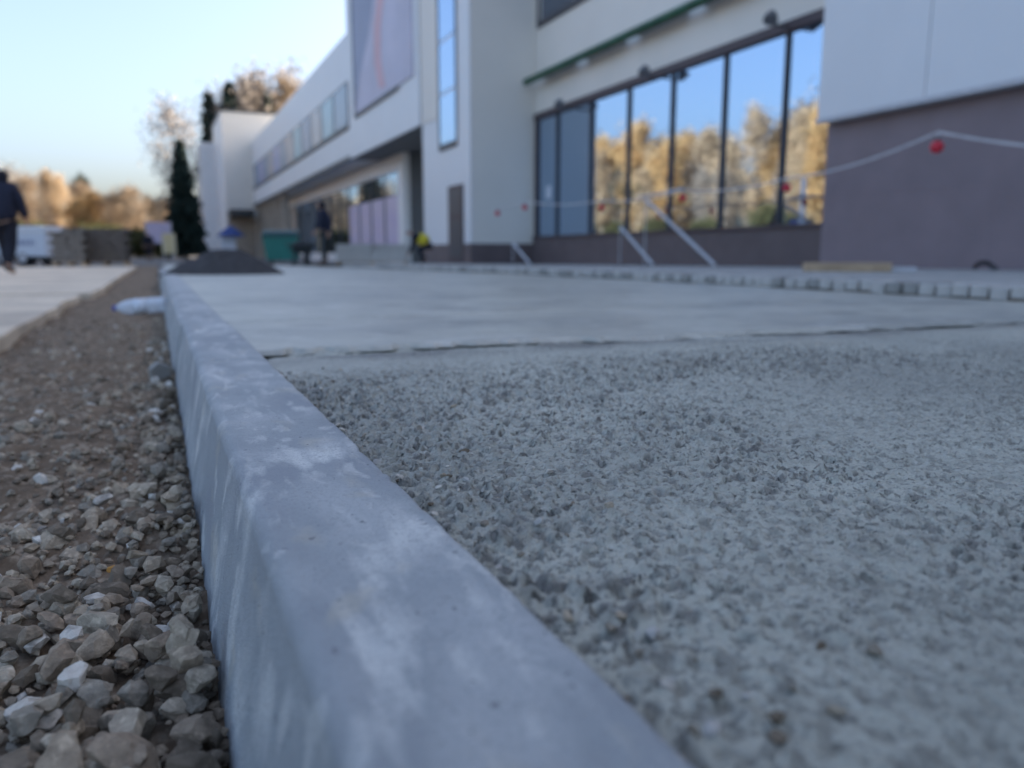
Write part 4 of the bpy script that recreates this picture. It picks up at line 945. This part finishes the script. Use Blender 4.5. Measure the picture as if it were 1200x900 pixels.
# across the site: the row the windows mirror
LBL = {'gold': 'golden birch in the row across the yard facing the mirrored windows', 'tan': 'tan birch in the row across the yard facing the mirrored windows', 'brown': 'brown leafed tree in the row across the yard facing the mirrored windows',
       'bare': 'bare tree in the row across the yard facing the mirrored windows', 'pine': 'pine in the row across the yard facing the mirrored windows', 'shrub': 'dull green shrub under the tree row across the yard'}
rnd = random.Random(4)
for k in range(60):
    y = 35 + k * 1.4 + rnd.uniform(-0.8, 0.8); kind = rnd.choice(['gold', 'gold', 'tan', 'tan', 'brown', 'tan', 'bare', 'bare', 'pine', 'pine'])
    tree(kind, rnd.randrange(2), -29 + rnd.uniform(-3.5, 3.5), y, rnd.choice((rnd.uniform(10.5, 14.0), rnd.uniform(11.0, 15.5))) * (0.75 if kind in ('bare', 'pine') else 1), LBL[kind], 'tree row across the yard', rnd.uniform(0.85, 1.2))
for k in range(20):
    y = 34 + k * 4.2 + rnd.uniform(-1, 1); tree('tan' if k % 3 else 'brown', k, -37 + rnd.uniform(-3, 3), y, rnd.uniform(12, 15), LBL['tan' if k % 3 else 'brown'], 'tree row across the yard', 1.25)
for k in range(15): tree('shrub', 0, -25 + rnd.uniform(-2, 2), 36 + k * 4.6 + rnd.uniform(-1, 1), rnd.uniform(2.5, 4.5), LBL['shrub'], 'shrubs across the yard')
# beyond the end of the building, in view
def vt(kind, var, px, top, depth, label, group='trees beyond the yard', wide=1.0):
    p = atd(px, 298, depth); h = (298 - top) / F * depth + 0.45
    return tree(kind, var, p.x, p.y, h, label, group, wide)
FL = {'gold': 'golden birch standing in the distant row beyond the yard', 'tan': 'tan birch standing in the distant row beyond the yard', 'brown': 'brown leafed tree standing in the distant row beyond the yard', 'bare': 'bare grey tree standing in the distant row beyond the yard', 'pine': 'thin dark pine rising above the distant golden trees', 'spruce': 'dark conical spruce beside the end of the building'}
for kind, var, px, top, dp, wd in [('bare', 0, -25, 205, 120, 1.2), ('tan', 1, -5, 215, 125, 1.3), ('bare', 1, 20, 200, 130, 1.1), ('brown', 0, 32, 212, 125, 1.2), ('brown', 0, 52, 238, 135, 1.5), ('tan', 0, 64, 205, 120, 1.0), ('tan', 1, 78, 210, 125, 1.1), ('brown', 0, 92, 222, 135, 1.2),
        ('gold', 0, 100, 236, 120, 1.6), ('gold', 1, 112, 230, 118, 1.7), ('gold', 0, 126, 236, 122, 1.7), ('gold', 1, 138, 250, 120, 1.7), ('pine', 0, 104, 212, 140, 0.7), ('brown', 0, 150, 232, 110, 1.3), ('brown', 0, 164, 226, 112, 1.2), ('tan', 1, 178, 232, 118, 1.4), ('brown', 0, 190, 236, 120, 1.3), ('tan', 0, 200, 240, 115, 1.3)]:
    vt(kind, var, px, top, dp, FL[kind], wide=wd)
for k in range(16): vt('shrub', 0, -30 + k * 15 + rnd.uniform(-4, 4), 272 + rnd.uniform(-6, 6), 95 + rnd.uniform(-6, 10), 'low dull shrub under the distant tree row', 'distant shrubs', 1.5)
vt('spruce', 1, 219, 168, 70, FL['spruce'], None, 1.0)
vt('bare', 0, 212, 132, 92, 'tall bare tree rising behind the dark spruce', None, 0.9)
RL = {'spruce': 'dark spruce top showing above the far building roof', 'bare': 'bare crown showing above the far building roof', 'brown': 'brown crown showing above the far building roof', 'tan': 'tan crown showing above the far building roof'}
for kind, var, px, top, dp in [('spruce', 0, 255, 116, 125), ('spruce', 0, 279, 104, 122), ('bare', 0, 294, 108, 125), ('brown', 0, 304, 118, 128), ('bare', 1, 316, 102, 128), ('brown', 0, 328, 112, 130), ('tan', 1, 341, 98, 130), ('bare', 1, 356, 98, 132), ('spruce', 0, 322, 118, 126), ('bare', 0, 268, 120, 128)]:
    vt(kind, var, px, top, dp, RL[kind], 'trees behind the roof', 0.8)
# white pole with a blue plate, mirrored in the glazing
t = thing('sign_pole', 'white pole with a blue plate across the yard', 'pole', (-9.0, 33.5, -0.05))
MB().tube((0, 0, 0), (0, 0, 4.6), 0.14).build('pole', M['white_plastic'], t)
MB().box(-0.05, 0.05, 0.1, 0.9, 1.2, 2.4).build('plate', M['blue'], t)
